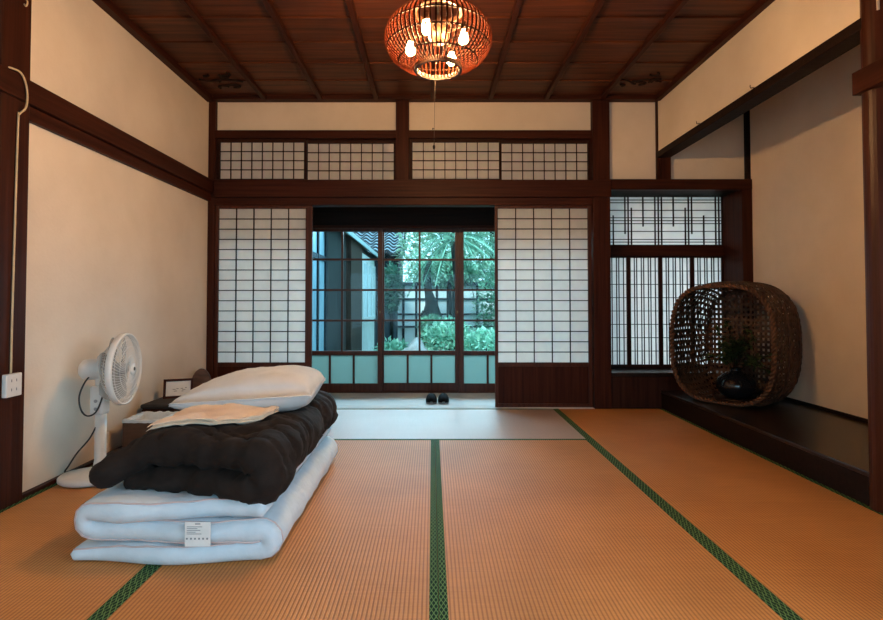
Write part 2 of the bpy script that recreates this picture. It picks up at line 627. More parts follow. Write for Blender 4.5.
def mat(x0, x1, y0, y1, long, body, label):
    g = .0006
    x0, x1, y0, y1 = x0 + g, x1 - g, y0 + g, y1 - g
    t = thing('tatami_mat', label, 'tatami mat', ((x0 + x1) / 2, (y0 + y1) / 2, -.05), 'tatami mats on the floor')
    MB().box(x0, x1, y0, y1, -.05, 0).build('mat_body', body, t)
    if long == 'y':
        for a, b in ((x0, x0 + HW), (x1 - HW, x1)):
            MB().box(a, b, y0, y1, -.004, .0012).build('edge_cloth', HERI, t)
    else:
        for a, b in ((y0, y0 + HW), (y1 - HW, y1)):
            MB().box(x0, x1, a, b, -.004, .0012).build('edge_cloth', HERI, t)
    return t


mat(-.965, 1.02, 3.525, 4.535, 'x', TATAMI_GLARE, 'tatami mat coloured pale as in daylight glare, crosswise before the open doorway')
mat(-.965, .02, 1.48, 3.525, 'y', TATAMI, 'orange brown tatami mat partly under the stacked white futon')
mat(.02, 1.04, 1.48, 3.525, 'y', TATAMI, 'clear orange brown tatami mat in the middle, right of central green border')
mat(1.04, XR, 2.46, 4.535, 'y', TATAMI_R, 'far tatami mat running along the raised alcove floor, below the basket')
mat(1.04, XR, .42, 2.46, 'y', TATAMI_R, 'near tatami mat in the right corner below the round post')
mat(-1.893, -.965, 2.50, 4.535, 'y', TATAMI, 'tatami mat under the white fan along the plaster wall')
mat(-1.893, -.965, .42, 2.50, 'y', TATAMI, 'near tatami mat in the left corner in front of the fan')
o = MB().box(-.965, 1.06, -2, 1.479, -.05, 0).build('floor_near', TATAMI)
tag(o, kind='structure')
o = MB().box(-1.893, -.965, -2, .419, -.05, 0).box(1.06, XR, -2, .419, -.05, 0).build('floor_side', TATAMI)
tag(o, kind='structure')
o = MB().box(1.0195, 1.0405, 3.53, 4.535, -.05, .0005).build('floor_strip', HERI)
tag(o, kind='structure')


# ------------------------------------------------------------------ shoji
def shoji(name, label, cat, group, x0, x1, z0, z1, y0, cols, rows, st=(.03, .03), rail=(.03, .035), kick=0, th=.03, bar=.0075):
    """a sliding paper screen: stiles and rails, lattice in front of one paper sheet, board at the foot"""
    t = thing(name, label, cat, ((x0 + x1) / 2, y0 + th / 2, z0), group)
    fr = MB()
    fr.box(x0, x0 + st[0], y0, y0 + th, z0, z1)
    fr.box(x1 - st[1], x1, y0, y0 + th, z0, z1)
    zp = z0 + kick
    fr.box(x0 + st[0], x1 - st[1], y0 + .001, y0 + th - .001, z1 - rail[0], z1)
    fr.box(x0 + st[0], x1 - st[1], y0 + .001, y0 + th - .001, zp, zp + rail[1])
    if kick:
        fr.box(x0 + st[0], x1 - st[1], y0 + .001, y0 + th - .001, z0, z0 + .03)
    fr.build('frame', RED if kick else DX, t, bevel=.002)
    a, b, c, d = x0 + st[0], x1 - st[1], zp + rail[1], z1 - rail[0]
    lt = MB()
    for i in range(1, cols):
        x = a + (b - a) * i / cols
        lt.box(x - bar / 2, x + bar / 2, y0 + .006, y0 + .018, c, d)
    for j in range(1, rows):
        z = c + (d - c) * j / rows
        lt.box(a, b, y0 + .008, y0 + .0185, z - bar / 2, z + bar / 2)
    lt.build('lattice', DZ, t)
    MB().box(a - .004, b + .004, y0 + .0187, y0 + .0195, c - .004, d + .004).build('paper', PAPER, t)
    if kick:
        MB().box(a - .002, b + .002, y0 + .010, y0 + .018, z0 + .03, zp + .002).build('kick_board', WZ, t)
    return t


shoji('shoji_screen', 'tall paper shoji screen left of the open doorway, behind the pillow', 'shoji screen', 'tall sliding shoji screens',
      -1.862, -1.030, .006, 1.742, 4.566, 5, 15, (.028, .056), (.036, .035), .345)
shoji('shoji_screen', 'tall paper shoji screen with brown foot board on the right of the doorway', 'shoji screen', 'tall sliding shoji screens',
      .540, 1.372, .006, 1.742, 4.566, 5, 15, (.026, .032), (.034, .035), .345)
for x0, x1, yy, lab in ((-1.862, -1.085, 4.575, 'low lattice transom screen above the left shoji, next to the corner post'),
                        (-1.115, -.312, 4.610, 'low lattice transom screen just left of the short centre post'),
                        (-.199, .602, 4.575, 'low lattice transom screen just right of the short centre post, behind the pull cord'),
                        (.572, 1.378, 4.610, 'low lattice transom screen above the right shoji, beside the tall post')):
    shoji('transom_screen', lab, 'transom screen', 'lattice transom screens', x0, x1, 1.945, 2.313, yy, 8, 4, (.03, .022), (.028, .022), 0, .026, .0068)

# alcove window: fancy transom and four narrow comb-lattice screens
YW = 4.845
t = thing('transom_screen', 'wide transom of uneven thin bars over the alcove window', 'transom screen', (2.09, YW, 1.42))
fx = lambda px: 1.622 + (px - 65) / 703 * 1.025
fz = lambda py: 1.863 - (py - 70) / 310 * .440
fr = MB()
fr.box(1.50, 2.655, YW, YW + .03, 1.862, 1.90).box(1.50, 2.655, YW, YW + .03, 1.40, 1.424)
fr.box(2.645, 2.655, YW, YW + .03, 1.424, 1.862).box(1.50, 1.515, YW, YW + .03, 1.424, 1.862)
fr.build('frame', DX, t)
lt = MB()
for px, a, b in ((88, 190, 380), (162, 70, 310), (182, 70, 380), (202, 140, 380), (275, 70, 262), (350, 70, 380), (371, 70, 380), (391, 70, 380),
                 (465, 70, 262), (540, 140, 380), (560, 70, 380), (580, 70, 310), (655, 190, 380), (730, 70, 380), (750, 70, 380)):
    lt.box(fx(px) - .0055, fx(px) + .0055, YW + .004, YW + .014, fz(b), fz(a))
for py in (90, 108, 157, 205, 224, 243, 293, 345, 362):
    lt.box(1.51, 2.645, YW + .007, YW + .0145, fz(py) - .0035, fz(py) + .0035)
lt.build('lattice', DZ, t)
MB().box(1.51, 2.65, YW + .0148, YW + .0156, 1.42, 1.866).build('paper', PAPER, t)
trim(WX, 1.50, 2.66, 4.825, 4.89, 1.318, 1.415)
XS = [1.50, 1.79, 2.08, 2.37, 2.655]
NTH = ['leftmost of the four comb-lattice window screens beside the tall post', 'second comb-lattice window screen from the tall post',
       'third comb-lattice window screen, partly behind the wicker basket', 'last comb-lattice window screen, behind the wicker basket']
for i in range(4):
    a, b = XS[i], XS[i + 1]
    t = thing('window_screen', NTH[i], 'window screen', ((a + b) / 2, YW + .01, .30), 'narrow screens of the alcove window')
    fr = MB()
    fr.box(a, a + .018, YW, YW + .026, .300, 1.330).box(b - .018, b, YW, YW + .026, .300, 1.330)
    fr.box(a + .018, b - .018, YW + .001, YW + .025, .300, .335).box(a + .018, b - .018, YW + .001, YW + .025, 1.305, 1.330)
    fr.build('frame', DZ, t)
    lt = MB()
    for k in range(1, 8):
        x = a + .018 + (b - a - .036) * (k + (.16 if k % 2 else -.16)) / 8
        lt.box(x - .0036, x + .0036, YW + .005, YW + .014, .335, 1.305)
    for k in range(1, 8):
        z = .335 + .97 * k / 8
        lt.box(a + .018, b - .018, YW + .008, YW + .0145, z - .003, z + .003)
    lt.build('lattice', DZ, t)
    MB().box(a + .015, b - .015, YW + .0148, YW + .0156, .33, 1.31).build('paper', PAPER, t)

# ------------------------------------------------------------------ engawa and glass doors
em = MB()
for k in range(6):
    em.box(-1.95, 1.44, 4.672 + k * .112, 4.672 + k * .112 + .110, -.04, -.002)
em.box(-1.95, 1.44, 4.66, 5.42, -.08, -.012)
struct('floor_engawa', em, ENGAWA)
struct('ceiling_engawa', MB().box(-2.04, 1.5, 4.63, 5.42, 1.92, 1.96), BLACKX)
struct('wall_engawa', MB().box(-2.04, 1.5, 5.325, 5.42, 1.665, 2.10).box(-2.04, -1.95, 4.62, 5.42, -.3, 2.1)
       .box(-2.04, 1.5, 4.64, 5.42, 2.36, 2.40).box(-2.04, 1.5, 5.36, 5.42, 2.05, 2.40).box(-2.04, -1.95, 4.62, 5.42, 2.05, 2.4), BLACKX)
trim(WX, -1.95, 1.44, 5.32, 5.40, 1.640, 1.668)
trim(WX, -1.95, 1.44, 5.318, 5.43, -.04, .004)
# eave outside the engawa
struct('roof_eave', MB().box(-2.1, 2.9, 5.42, 6.1, 2.02, 2.06), BLACKX)

gd = thing('glass_door', 'brown framed sliding glass door nearest the pillow, neighbour house behind', 'glass door', (-.885, 5.345, .004), 'sliding glass doors to the garden')
a, b, y0 = -1.305, -.495, 5.330
fr = MB()
fr.box(a, a + .048, y0, y0 + .03, .004, 1.640).box(b - .048, b, y0, y0 + .03, .004, 1.640)
fr.box(a + .048, b - .048, y0 + .001, y0 + .029, 1.606, 1.640).box(a + .048, b - .048, y0 + .001, y0 + .029, .004, .088)
fr.box(a + .048, b - .048, y0 + .001, y0 + .029, .368, .412)
fr.build('frame', RED, gd, bevel=.002)
mu = MB()
xm = (a + b) / 2
mu.box(xm - .010, xm + .010, y0 + .004, y0 + .026, .412, 1.606)
for z in (.715, 1.020, 1.326):
    mu.box(a + .048, b - .048, y0 + .005, y0 + .025, z - .010, z + .010)
for k in (1, 2):
    x = a + .048 + (b - a - .096) * k / 3
    mu.box(x - .010, x + .010, y0 + .004, y0 + .026, .088, .368)
mu.build('muntins', RED, gd)
MB().box(a + .044, b - .044, y0 + .0145, y0 + .0165, .41, 1.61).build('glass_pane', GLASS, gd)
MB().box(a + .044, b - .044, y0 + .0145, y0 + .0165, .085, .372).build('frosted_pane', FROST, gd)
h = MB().lathe([(.001, 0), (.007, 0), (.007, .003), (.005, .004), (.001, .004)], (b - .024, y0 - .004, .80), 12, 'y')
h.build('finger_pull', noisy('brass', (.3, .22, .1), (.36, .27, .12), .4, metallic=1), gd)
for dx, dy, lab in ((.775, .036, 'brown framed sliding glass door in the middle, tree trunk visible through it'),
                    (1.575, 0, 'brown framed sliding glass door half hidden by the right shoji')):
    c = copy_tree(gd)
    c['label'] = lab
    c.location = (gd.location.x + dx, gd.location.y + dy, gd.location.z)
# fixed lights beyond the sliding doors, hidden behind the shoji
for n, (a, b) in enumerate(((-1.95, -1.29), (1.10, 1.44))):
    w = MB().box(a, a + .04, 5.36, 5.39, 0, 1.66).box(b - .04, b, 5.36, 5.39, 0, 1.66).box(a, b, 5.36, 5.39, 0, .09).box(a, b, 5.36, 5.39, .37, .41)
    w = struct('window_%d' % (n + 1), w, RED)
    MB().box(a + .02, b - .02, 5.374, 5.377, .05, 1.66).build('glass_pane', GLASS, w)

# slippers on the engawa
def slipper(cx, label):
    t = thing('slipper', label, 'slipper', (cx, 4.80, 0), 'black slippers on the boards')
    L, hw = .25, .052
    y0 = 4.715

    def outl(v, k):
        yy = y0 + L * v
        w = hw * (1 - abs(2 * v - 1) ** 3.2) ** .5 * (.92 + .1 * math.cos(v * 3.1))
        return yy, w
    so = MB()

    def sole(u, v):
        an = 2 * PI * u
        vv = .5 + .5 * math.cos(an)
        yy, w = outl(min(max(vv, .001), .999), 0)
        return (cx + (1 if math.sin(an) > 0 else -1) * w * min(1, abs(math.sin(an)) * 6), yy, .001 + .016 * v)
    so.grid(sole, 40, 2, True)
    so.f.append(tuple(range(40, 80)))
    so.f.append(tuple(range(39, -1, -1)))
    so.build('sole', noisy('grey_sole', (.10, .11, .12), (.14, .15, .16), .6), t)

    def up(u, v):
        vv = .012 + .50 * v
        yy, w = outl(vv, 0)
        an = PI * u
        hh = .064 * min(1, (v * 1.6 + .02)) ** .45
        return (cx + w * 1.02 * math.cos(an), yy, .015 + hh * math.sin(an) ** .8)
    MB().grid(up, 17, 12).build('upper', SLIP, t, smooth=True)


slipper(-.005, 'black slipper on the veranda boards, left of the pair')
slipper(.103, 'black slipper on the veranda boards, right of the pair')

# ------------------------------------------------------------------ pendant lamp
LX, LY, LZ = .028, 2.42, 2.115
lamp = thing('pendant_lamp', 'round red-brown bamboo strip pendant lamp glowing under the ceiling', 'lamp', (LX, LY, LZ - .2))
RA, RB = .245, .146
z_lo, z_hi = -.133, .133


def srad(z):
    return RA * math.sqrt(max(0, 1 - (abs(z) / RB) ** 2.2))


sh = MB()
NS = 66
for k in range(NS):
    an = 2 * PI * k / NS
    ca, sa = math.cos(an), math.sin(an)
    pts = []
    for i in range(17):
        ph = -1 + 2 * i / 16
        z = z_hi * math.sin(ph * PI / 2)
        pts.append((LX + srad(z) * ca, LY + srad(z) * sa, LZ + z))
    sh.strip(pts, (-sa, ca, 0), .0062, .003, ws=[.0080 * math.hypot(p[0] - LX, p[1] - LY) / RA + .0002 for p in pts])
sh.build('lamp_shade', SHADE, lamp)
hp = MB()
for z in (-.10, -.04, .03, .095):
    r = srad(z) - .004
    hp.tube([(LX + r * math.cos(q * PI / 32), LY + r * math.sin(q * PI / 32), LZ + z) for q in range(64)], .0034, 6, True)
hp.build('hoops', HOOP, lamp, smooth=True)
r0 = srad(z_lo)
for zz, nm in ((z_lo, 'bottom_ring'), (z_hi, 'top_ring')):
    r = r0 - .002 if zz < 0 else srad(z_hi)
    prof = [(r - .006, zz - .012), (r + .006, zz - .012), (r + .006, zz + .010), (r - .006, zz + .010), (r - .006, zz - .012)]
    g = MB()
    g.grid(lambda u, v: (LX + prof[round(v * 4)][0] * math.cos(2 * PI * u), LY + prof[round(v * 4)][0] * math.sin(2 * PI * u), LZ + prof[round(v * 4)][1]), 48, 5, True)
    g.build(nm, RINGM, lamp)
# grille bars across the bottom opening
gr = MB()
for k in range(-6, 7):
    x = k * r0 / 7
    hl = math.sqrt(max(0, (r0 - .004) ** 2 - x * x))
    gr.box(LX + x - .0022, LX + x + .0022, LY - hl, LY + hl, LZ + z_lo - .002, LZ + z_lo + .002)
gr.build('bottom_grille', SHADE, lamp)
MB().lathe([(.001, -.035), (.03, -.035), (.045, -.01), (.045, .03), (.014, .05), (.014, .09), (.001, .09)], (LX, LY, LZ + .02), 20).build('lamp_body', RINGM, lamp, smooth=True)
BULB = emit_mat('lit_bulb', (1.0, .55, .22), 1330)
for ox, oy, oz in ((-.052, -.135, .0), (.112, -.055, -.004), (-.128, .035, -.014), (.066, .135, -.016)):
    bx, by, bz = LX + ox, LY + oy, LZ + oz
    sk = MB().tube([(LX, LY, LZ + .03), (LX + ox * .5, LY + oy * .5, LZ + .03), (bx, by, bz + .045)], .007, 8)
    sk.tube([(bx, by, bz + .055), (bx, by, bz + .02)], .013, 12)
    sk = sk.build('lamp_arm', HOOP, lamp)
    MB().lathe([(.001, -.031), (.010, -.029), (.018, -.022), (.0225, -.011), (.023, 0), (.020, .011), (.014, .021), (.012, .034), (.001, .036)], (bx, by, bz - .012), 18).build('bulb', BULB, sk, smooth=True)
MB().tube([(LX, LY, LZ + .11), (LX, LY, 2.66)], .004, 8).build('cord', IRON, lamp)
pc = MB().tube([(LX - .004, LY - .01, LZ - .03), (LX - .014, LY - .01, LZ - .2), (LX - .019, LY - .01, 1.617)], .0009, 6)
pcm = pc.build('pull_cord', noisy('thin_cord', (.10, .07, .05), (.14, .10, .07), .7), lamp)
MB().lathe([(.001, -.012), (.004, -.010), (.006, 0), (.004, .008), (.001, .010)], (LX - .019, LY - .01, 1.617), 10).build('cord_pull', IRON, pcm, smooth=True)
MB().lathe([(.001, -.005), (.0035, 0), (.001, .005)], (LX - .024, LY - .01, 1.70), 10).tube([(LX - .024, LY - .01, 1.70), (LX - .0165, LY - .01, 1.702)], .001, 5).build('cord_bead', IRON, pcm)


# ------------------------------------------------------------------ bedding
def stadium(yA, yB, th, nflat=22, nr=6):
    """closed outline in (y, offset): two flats and two half rounds"""
    r = th / 2
    pts = []
    for i in range(nflat + 1):
        pts.append((yA + r + (yB - yA - 2 * r) * i / nflat, r))
    for i in range(1, nr):
        a = PI / 2 - PI * i / nr
        pts.append((yB - r + r * math.cos(a), r * math.sin(a)))
    for i in range(nflat + 1):
        pts.append((yB - r - (yB - yA - 2 * r) * i / nflat, -r))
    for i in range(1, nr):
        a = -PI / 2 - PI * i / nr
        pts.append((yA + r + r * math.cos(a), r * math.sin(a)))
    return pts


def polyline(seg, step):
    """seg: list of ('l',(x,z)) line to / arcs given as points; returns evenly resampled points"""
    P = [Vector((p[0], p[1])) for p in seg]
    L = [0]
    for a, b in zip(P[:-1], P[1:]):
        L.append(L[-1] + (b - a).length)
    n = max(8, int(L[-1] / step))
    out = []
    j = 0
    for i in range(n + 1):
        d = L[-1] * i / n
        while j < len(P) - 2 and L[j + 1] < d:
            j += 1
        f = (d - L[j]) / max(1e-9, L[j + 1] - L[j])
        out.append(P[j].lerp(P[j + 1], f))
    return out


def fold_sweep(path, thf, y0f, y1f, disp, nflat=22, capr=None):
    n = len(path)
    L = [0]
    for a, b in zip(path[:-1], path[1:]):
        L.append(L[-1] + (b - a).length)
    tot = L[-1]
    rows = []
    for i, p in enumerate(path):
        a, b = path[max(0, i - 1)], path[min(n - 1, i + 1)]
        t = (b - a).normalized()
        nn = Vector((-t.y, t.x))
        s = L[i] / tot
        th = thf(s)
        e = min(L[i], tot - L[i])
        cr = capr or th / 2
        k = math.sqrt(max(.0, 1 - (1 - min(1, e / cr)) ** 2))
        k = max(k, .06)
        row = []
        yA, yB = y0f(s), y1f(s)
        ins = (1 - k) * th * .5
        for (yy, of) in stadium(yA + ins, yB - ins, th * k, nflat):
            q = Vector((p.x + nn.x * of, yy, p.y + nn.y * of))
            dirv = Vector((nn.x * of, 0, nn.y * of))
            dirv = dirv.normalized() if dirv.length > 1e-6 else Vector((0, 0, 0))
            q += dirv * disp(q, s)
            row.append(q)
        rows.append(row)
    m = len(rows[0])
    g = MB()
    vs = [q for r in rows for q in r]
    fs = []
    for i in range(n - 1):
        for k in range(m):
            fs.append((i * m + k, i * m + (k + 1) % m, (i + 1) * m + (k + 1) % m, (i + 1) * m + k))
    fs.append(tuple(range(m - 1, -1, -1)))
    fs.append(tuple((n - 1) * m + k for k in range(m)))
    g.add(vs, fs)
    return g, rows


def arc(cx, cz, r, a0, a1, n=12):
    return [(cx + r * math.cos(a0 + (a1 - a0) * i / n), cz + r * math.sin(a0 + (a1 - a0) * i / n)) for i in range(n + 1)]


TH = .072
fp = [(-.575, .187)] + [(-.9, .184)] + arc(-1.190, .146, .036, PI / 2, PI * 1.5) + [(-.95, .112)] + arc(-.605, .073, .037, PI / 2, -PI / 2) + [(-.95, .0365), (-1.275, .024)]
fpath = polyline(fp, .018)


def fdisp(q, s):
    t = noise.noise(Vector((q.x * 5, q.y * 5, q.z * 9 + 3))) * .008
    t += noise.noise(Vector((q.x * 14, q.y * 14, q.z * 14))) * .005
    if q.z < .03:
        t = min(t, 0) * .2
    return t


fut = thing('futon_mattress', 'white futon mattress folded in three on the tatami, under the brown duvet', 'futon', (-.91, 2.48, 0))
fg, frows = fold_sweep(fpath, lambda s: TH - .030 * max(0, (s - .86) / .14) - .018 * max(0, (.06 - s) / .06), lambda s: 1.865 + .02 * math.sin(s * 21), lambda s: 3.10 + .02 * math.sin(s * 17), fdisp, 30)
for i, p in enumerate(fg.v):
    if p[2] < .0015: fg.v[i] = (p[0], p[1], .0015)
fg.build('mattress_body', COTTON, fut, smooth=True)
# piping runs along both seams of the near edge
pp = MB()
nfl = 30
m = len(frows[0])
for idx in (0, 2 * nfl + 7):
    pts = [r[idx % m] for r in frows[1:-1]]
    pp.tube([(p.x, p.y - .002, max(p.z, .0055)) for p in pts], .0032, 6)
pp.tube([(-.5735, 1.90 + i * .117, .213 - .004 + fdisp(Vector((-.575, 1.9 + i * .117, .2)), 0)) for i in range(11)], .0032, 6)
pp.build('piping', PIPING, fut, smooth=True)
# care tag on the near edge, with faint print
tg = MB().box(-.843, -.756, 1.838, 1.841, .080, .162)
tgo = tg.build('care_tag', PAPERW, fut)
ink = MB()
ink.box(-.808, -.790, 1.8365, 1.8378, .1550, .1580)
for k in range(6):
    x = -.838 + k * .0138
    ink.box(x, x + .0055, 1.8365, 1.8378, .1040, .1095)
for k, z in enumerate((.146, .140, .134, .128, .122)):
    ink.box(-.836, -.836 + (.052, .036, .046, .03, .05)[k], 1.8365, 1.8378, z, z + .0016)
ink.build('tag_print', INK, tgo)

# brown duvet folded over once, open side to the left
dp = [(-1.135, .246), (-.95, .252)] + arc(-.640, .306, .053, -PI / 2, PI / 2, 14) + [(-.80, .360), (-.95, .362), (-1.05, .350), (-1.12, .328), (-1.18, .298), (-1.232, .262)]
dpath = polyline(dp, .010)


def ddisp(q, s):
    t = noise.noise(Vector((q.x * 4, q.y * 4, q.z * 6 + 8))) * .022
    t += noise.noise(Vector((q.x * 11 + q.y * 4, q.y * 7, q.z * 14))) * .011
    t += noise.noise(Vector((q.x * 30, q.y * 9 - q.x * 8, q.z * 20))) * .004
    # creases running off the rounded fold, and the pinch at the near corner
    r = abs(noise.noise(Vector((q.x * 6 + q.z * 5, q.y * 12 + q.x * 4, q.z * 5))))
    t -= .016 * max(0, 1 - r * 7)
    r2 = abs(noise.noise(Vector((q.x * 9 - q.y * 5, q.y * 5, q.z * 12 + 4))))
    t -= .009 * max(0, 1 - r2 * 6)
    dd = (q - Vector((-.72, 1.90, .31))).length
    t -= .022 * math.exp(-(dd / .05) ** 2)
    return t


def dth(s):
    return .106 + .034 * math.exp(-((s - .47) / .12) ** 2) + .034 * max(0, min(1, (s - .62) / .18)) - .045 * max(0, (s - .90) / .10)


duv = thing('duvet', 'dark brown duvet folded on top of the white futon', 'duvet', (-.9, 2.48, .21))
dg, drows = fold_sweep(dpath, dth, lambda s: 1.90 + .055 * math.sin(s * 9.5 + .6) + .03 * noise.noise(Vector((s * 14, 1, 0))) + .035 * max(0, (s - .75) / .25),
                       lambda s: 3.02 + .04 * math.sin(s * 8), ddisp, 70)
futtop = BVHTree.FromPolygons([Vector(v) for v in fg.v], fg.f)
for i, p in enumerate(dg.v):
    h = futtop.ray_cast(Vector((p[0], p[1], .6)), Vector((0, 0, -1)))
    lim = (h[0].z if h[0] is not None else .12) + .003
    if p[2] < lim: dg.v[i] = (p[0], p[1], lim)
dg.build('duvet_cover', DUVET, duv, smooth=True)
duvtop = BVHTree.FromPolygons([Vector(v) for v in dg.v], dg.f)


def topz(bv, x, y, dflt):
    h = bv.ray_cast(Vector((x, y, 1.2)), Vector((0, 0, -1)))
    return h[0].z if h[0] is not None else dflt


# peach cloth folded twice, lying on the duvet
A, D_, C_, B_ = Vector((-1.085, 2.03)), Vector((-.672, 2.27)), Vector((-.70, 2.55)), Vector((-1.10, 2.58))


def sheet(mb, base, th, grow, seed):
    cen = (A + B_ + C_ + D_) / 4
    n = 26

    def pos(u, v):
        p = (A.lerp(D_, u)).lerp(B_.lerp(C_, u), v)
        p = cen + (p - cen) * grow
        p.y -= .035 * math.sin(PI * u) * (1 - v)
        p.x += .008 * noise.noise(Vector((v * 5, seed, 0)))
        p.y += .010 * noise.noise(Vector((u * 6, seed, 3)))
        return p

    def zz(p):
        return max(topz(duvtop, p.x + dx, p.y + dy, .42) for dx, dy in ((0, 0), (.012, 0), (-.012, 0), (0, .012), (0, -.012)))
    vs = []
    for s_ in (0, 1):
        for j in range(n):
            for i in range(n):
                u, v = i / (n - 1), j / (n - 1)
                p = pos(u, v)
                e = min(u, v, 1 - u, 1 - v)
                rnd = math.sqrt(max(0, 1 - (1 - min(1, e * 14)) ** 2))
                w = .004 * noise.noise(Vector((p.x * 12, p.y * 12, seed * 3)))
                vs.append((p.x, p.y, zz(p) + base + w + th * (.5 + (.5 * rnd if s_ else -.5 * rnd))))
    fs = []
    for j in range(n - 1):
        for i in range(n - 1):
            q = (j * n + i, j * n + i + 1, (j + 1) * n + i + 1, (j + 1) * n + i)
            fs.append(tuple(k + n * n for k in q))
            fs.append(tuple(reversed(q)))
    ring = [i for i in range(n)] + [j * n + n - 1 for j in range(1, n)] + [(n - 1) * n + i for i in range(n - 2, -1, -1)] + [j * n for j in range(n - 2, 0, -1)]
    for k in range(len(ring)):
        a, b = ring[k], ring[(k + 1) % len(ring)]
        fs.append((a, b, b + n * n, a + n * n))
    mb.add(vs, fs)


tw = MB()
sheet(tw, .004, .016, 1.0, 2)
sheet(tw, .019, .016, 1.0, 5.3)
two = tw.build('folded_sheet', TOWELM, smooth=True)
tag(two, 'folded peach cotton sheet lying on the brown duvet before the pillow', 'sheet', kind='thing')

# pillow
pc_ = Vector((-.862, 2.60, 0))
pil = thing('pillow', 'plump cream pillow on top of the duvet stack', 'pillow', (pc_.x, pc_.y, .44))
PW, PD, PH = .300, .215, .088
rz = .06


def pz(u, v, sgn):
    x, y = 2 * u - 1, 2 * v - 1
    k = (max(0, 1 - abs(x) ** (3.2 if x > 0 else 2.2)) ** (.42 if x > 0 else .75)) * (max(0, 1 - abs(y) ** 3.0) ** .45)
    lx = x * PW * (1 - .05 * (1 - y * y) * 0 + .03 * abs(y) ** 3)
    ly = y * PD * (1 + .03 * abs(x) ** 3)
    h = PH * (1.0 + .16 * x) * k
    h += .006 * noise.noise(Vector((x * 3, y * 3, sgn * 2))) * k + .0035 * noise.noise(Vector((x * 9 + y * 5, y * 6, 5))) * min(1, k * 2)
    gx = lx * math.cos(rz) - ly * math.sin(rz)
    gy = lx * math.sin(rz) + ly * math.cos(rz)
    base = .478 + .016 * x + .006 * y
    if sgn < 0:
        h *= .80
    return (pc_.x + gx, pc_.y + gy, base + sgn * (h + .010 * (k > 0) + .004))


pg = MB()
n = 41
pg.grid(lambda u, v: pz(u, v, 1), n, n)
q0 = len(pg.v)
pg.grid(lambda u, v: pz(u, v, -1), n, n)
ring = [i for i in range(n)] + [j * n + n - 1 for j in range(1, n)] + [(n - 1) * n + i for i in range(n - 2, -1, -1)] + [j * n for j in range(n - 2, 0, -1)]
pg.f += [(ring[k], ring[(k + 1) % len(ring)], ring[(k + 1) % len(ring)] + q0, ring[k] + q0) for k in range(len(ring))]
pg.build('pillow_body', PILLOWM, pil, smooth=True)
pe = MB()
for s_ in (0, q0):
    pe.tube([pg.v[r + s_] for r in ring[::2]], .0035, 6, True)
pe.build('piping', PILLOWM, pil, smooth=True)

# ------------------------------------------------------------------ fan
FX, FY = -1.742, 2.745
fan = thing('pedestal_fan', 'white low pedestal fan standing by the plaster wall', 'fan', (FX, FY, .002))
bs = MB()
bs.lathe([(.001, 0), (.140, 0), (.150, .008), (.150, .022), (.140, .032), (.075, .040), (.045, .050), (.001, .052)], (0, 0, 0), 40)
bs.v = [(FX + x, FY + y * .86, .003 + z) for x, y, z in bs.v]
bs.build('base', WHITEPL, fan, smooth=True)
PXf, PYf = -1.708, 2.765
MB().lathe([(.001, .03), (.040, .03), (.031, .07), (.027, .10), (.026, .36), (.001, .36)], (PXf, PYf, 0), 24).build('pole', WHITEPL, fan, smooth=True)
cb = MB().box(PXf - .042, PXf + .030, PYf - .034, PYf + .034, .330, .480).build('control_box', WHITEPL, fan, bevel=.014)
for k in range(2):
    MB().lathe([(.001, 0), (.009, 0), (.007, .006), (.001, .006)], (PXf - .004, PYf - .040, .365 + k * .04), 12, 'y').build('button', GREYPL, cb)
HX, HZ, HY = -1.598, .562, 2.785
mo = MB().lathe([(.001, -.215), (.034, -.213), (.050, -.198), (.054, -.175), (.054, -.115), (.045, -.10), (.001, -.10)], (HX, HY, HZ), 26, 'x')
mo.build('motor_housing', WHITEPL, fan, smooth=True)
MB().tube([(PXf, PYf, .46), (PXf - .004, PYf + .008, .52), (PXf - .004, HY - .002, HZ)], [.026, .030, .034], 14).build('neck', WHITEPL, fan, smooth=True)
RF = .182
# grilles: wires swept from hub to rim, domed
def guard(mb, x0, dome, nw, swirl):
    for k in range(nw):
        a = 2 * PI * k / nw
        pts = []
        for i in range(8):
            r = .03 + (RF - .03) * i / 7
            aa = a + swirl * (1 - i / 7)
            pts.append((x0 + dome * (1 - (r / RF) ** 2.6), HY + r * math.cos(aa), HZ + r * math.sin(aa)))
        mb.tube(pts, .0011, 4)
    for rr in (.07, .115, .152):
        mb.tube([(x0 + dome * (1 - (rr / RF) ** 2.6), HY + rr * math.cos(q * PI / 24), HZ + rr * math.sin(q * PI / 24)) for q in range(48)], .0013, 4, True)


g = MB()
guard(g, HX, .034, 60, .5)
g.build('front_grille', WHITEPL, fan)
g = MB()
guard(g, HX, -.105, 60, -.5)
g.build('rear_grille', WHITEPL, fan)
rim = MB()
prof = [(RF - .004, -.020), (RF + .002, -.016), (RF + .004, .0), (RF + .002, .010), (RF - .006, .014), (RF - .004, -.020)]
rim.grid(lambda u, v: (HX + prof[round(v * 5)][1], HY + prof[round(v * 5)][0] * math.cos(2 * PI * u), HZ + prof[round(v * 5)][0] * math.sin(2 * PI * u)), 56, 6, True)
rim.build('rim', WHITEPL, fan, smooth=True)
cp = MB().lathe([(.001, .030), (.030, .030), (.031, .040), (.022, .045), (.001, .046)], (HX, HY, HZ), 24, 'x').build('centre_cap', WHITEPL, fan, smooth=True)
MB().lathe([(.001, .0455), (.010, .0458), (.010, .0475), (.001, .0478)], (HX, HY, HZ), 16, 'x').build('badge', IRON, cp)
MB().lathe([(.001, -.10), (.030, -.095), (.034, -.02), (.026, .006), (.001, .008)], (HX, HY, HZ), 24, 'x').build('blade_hub', GREYPL, fan, smooth=True)
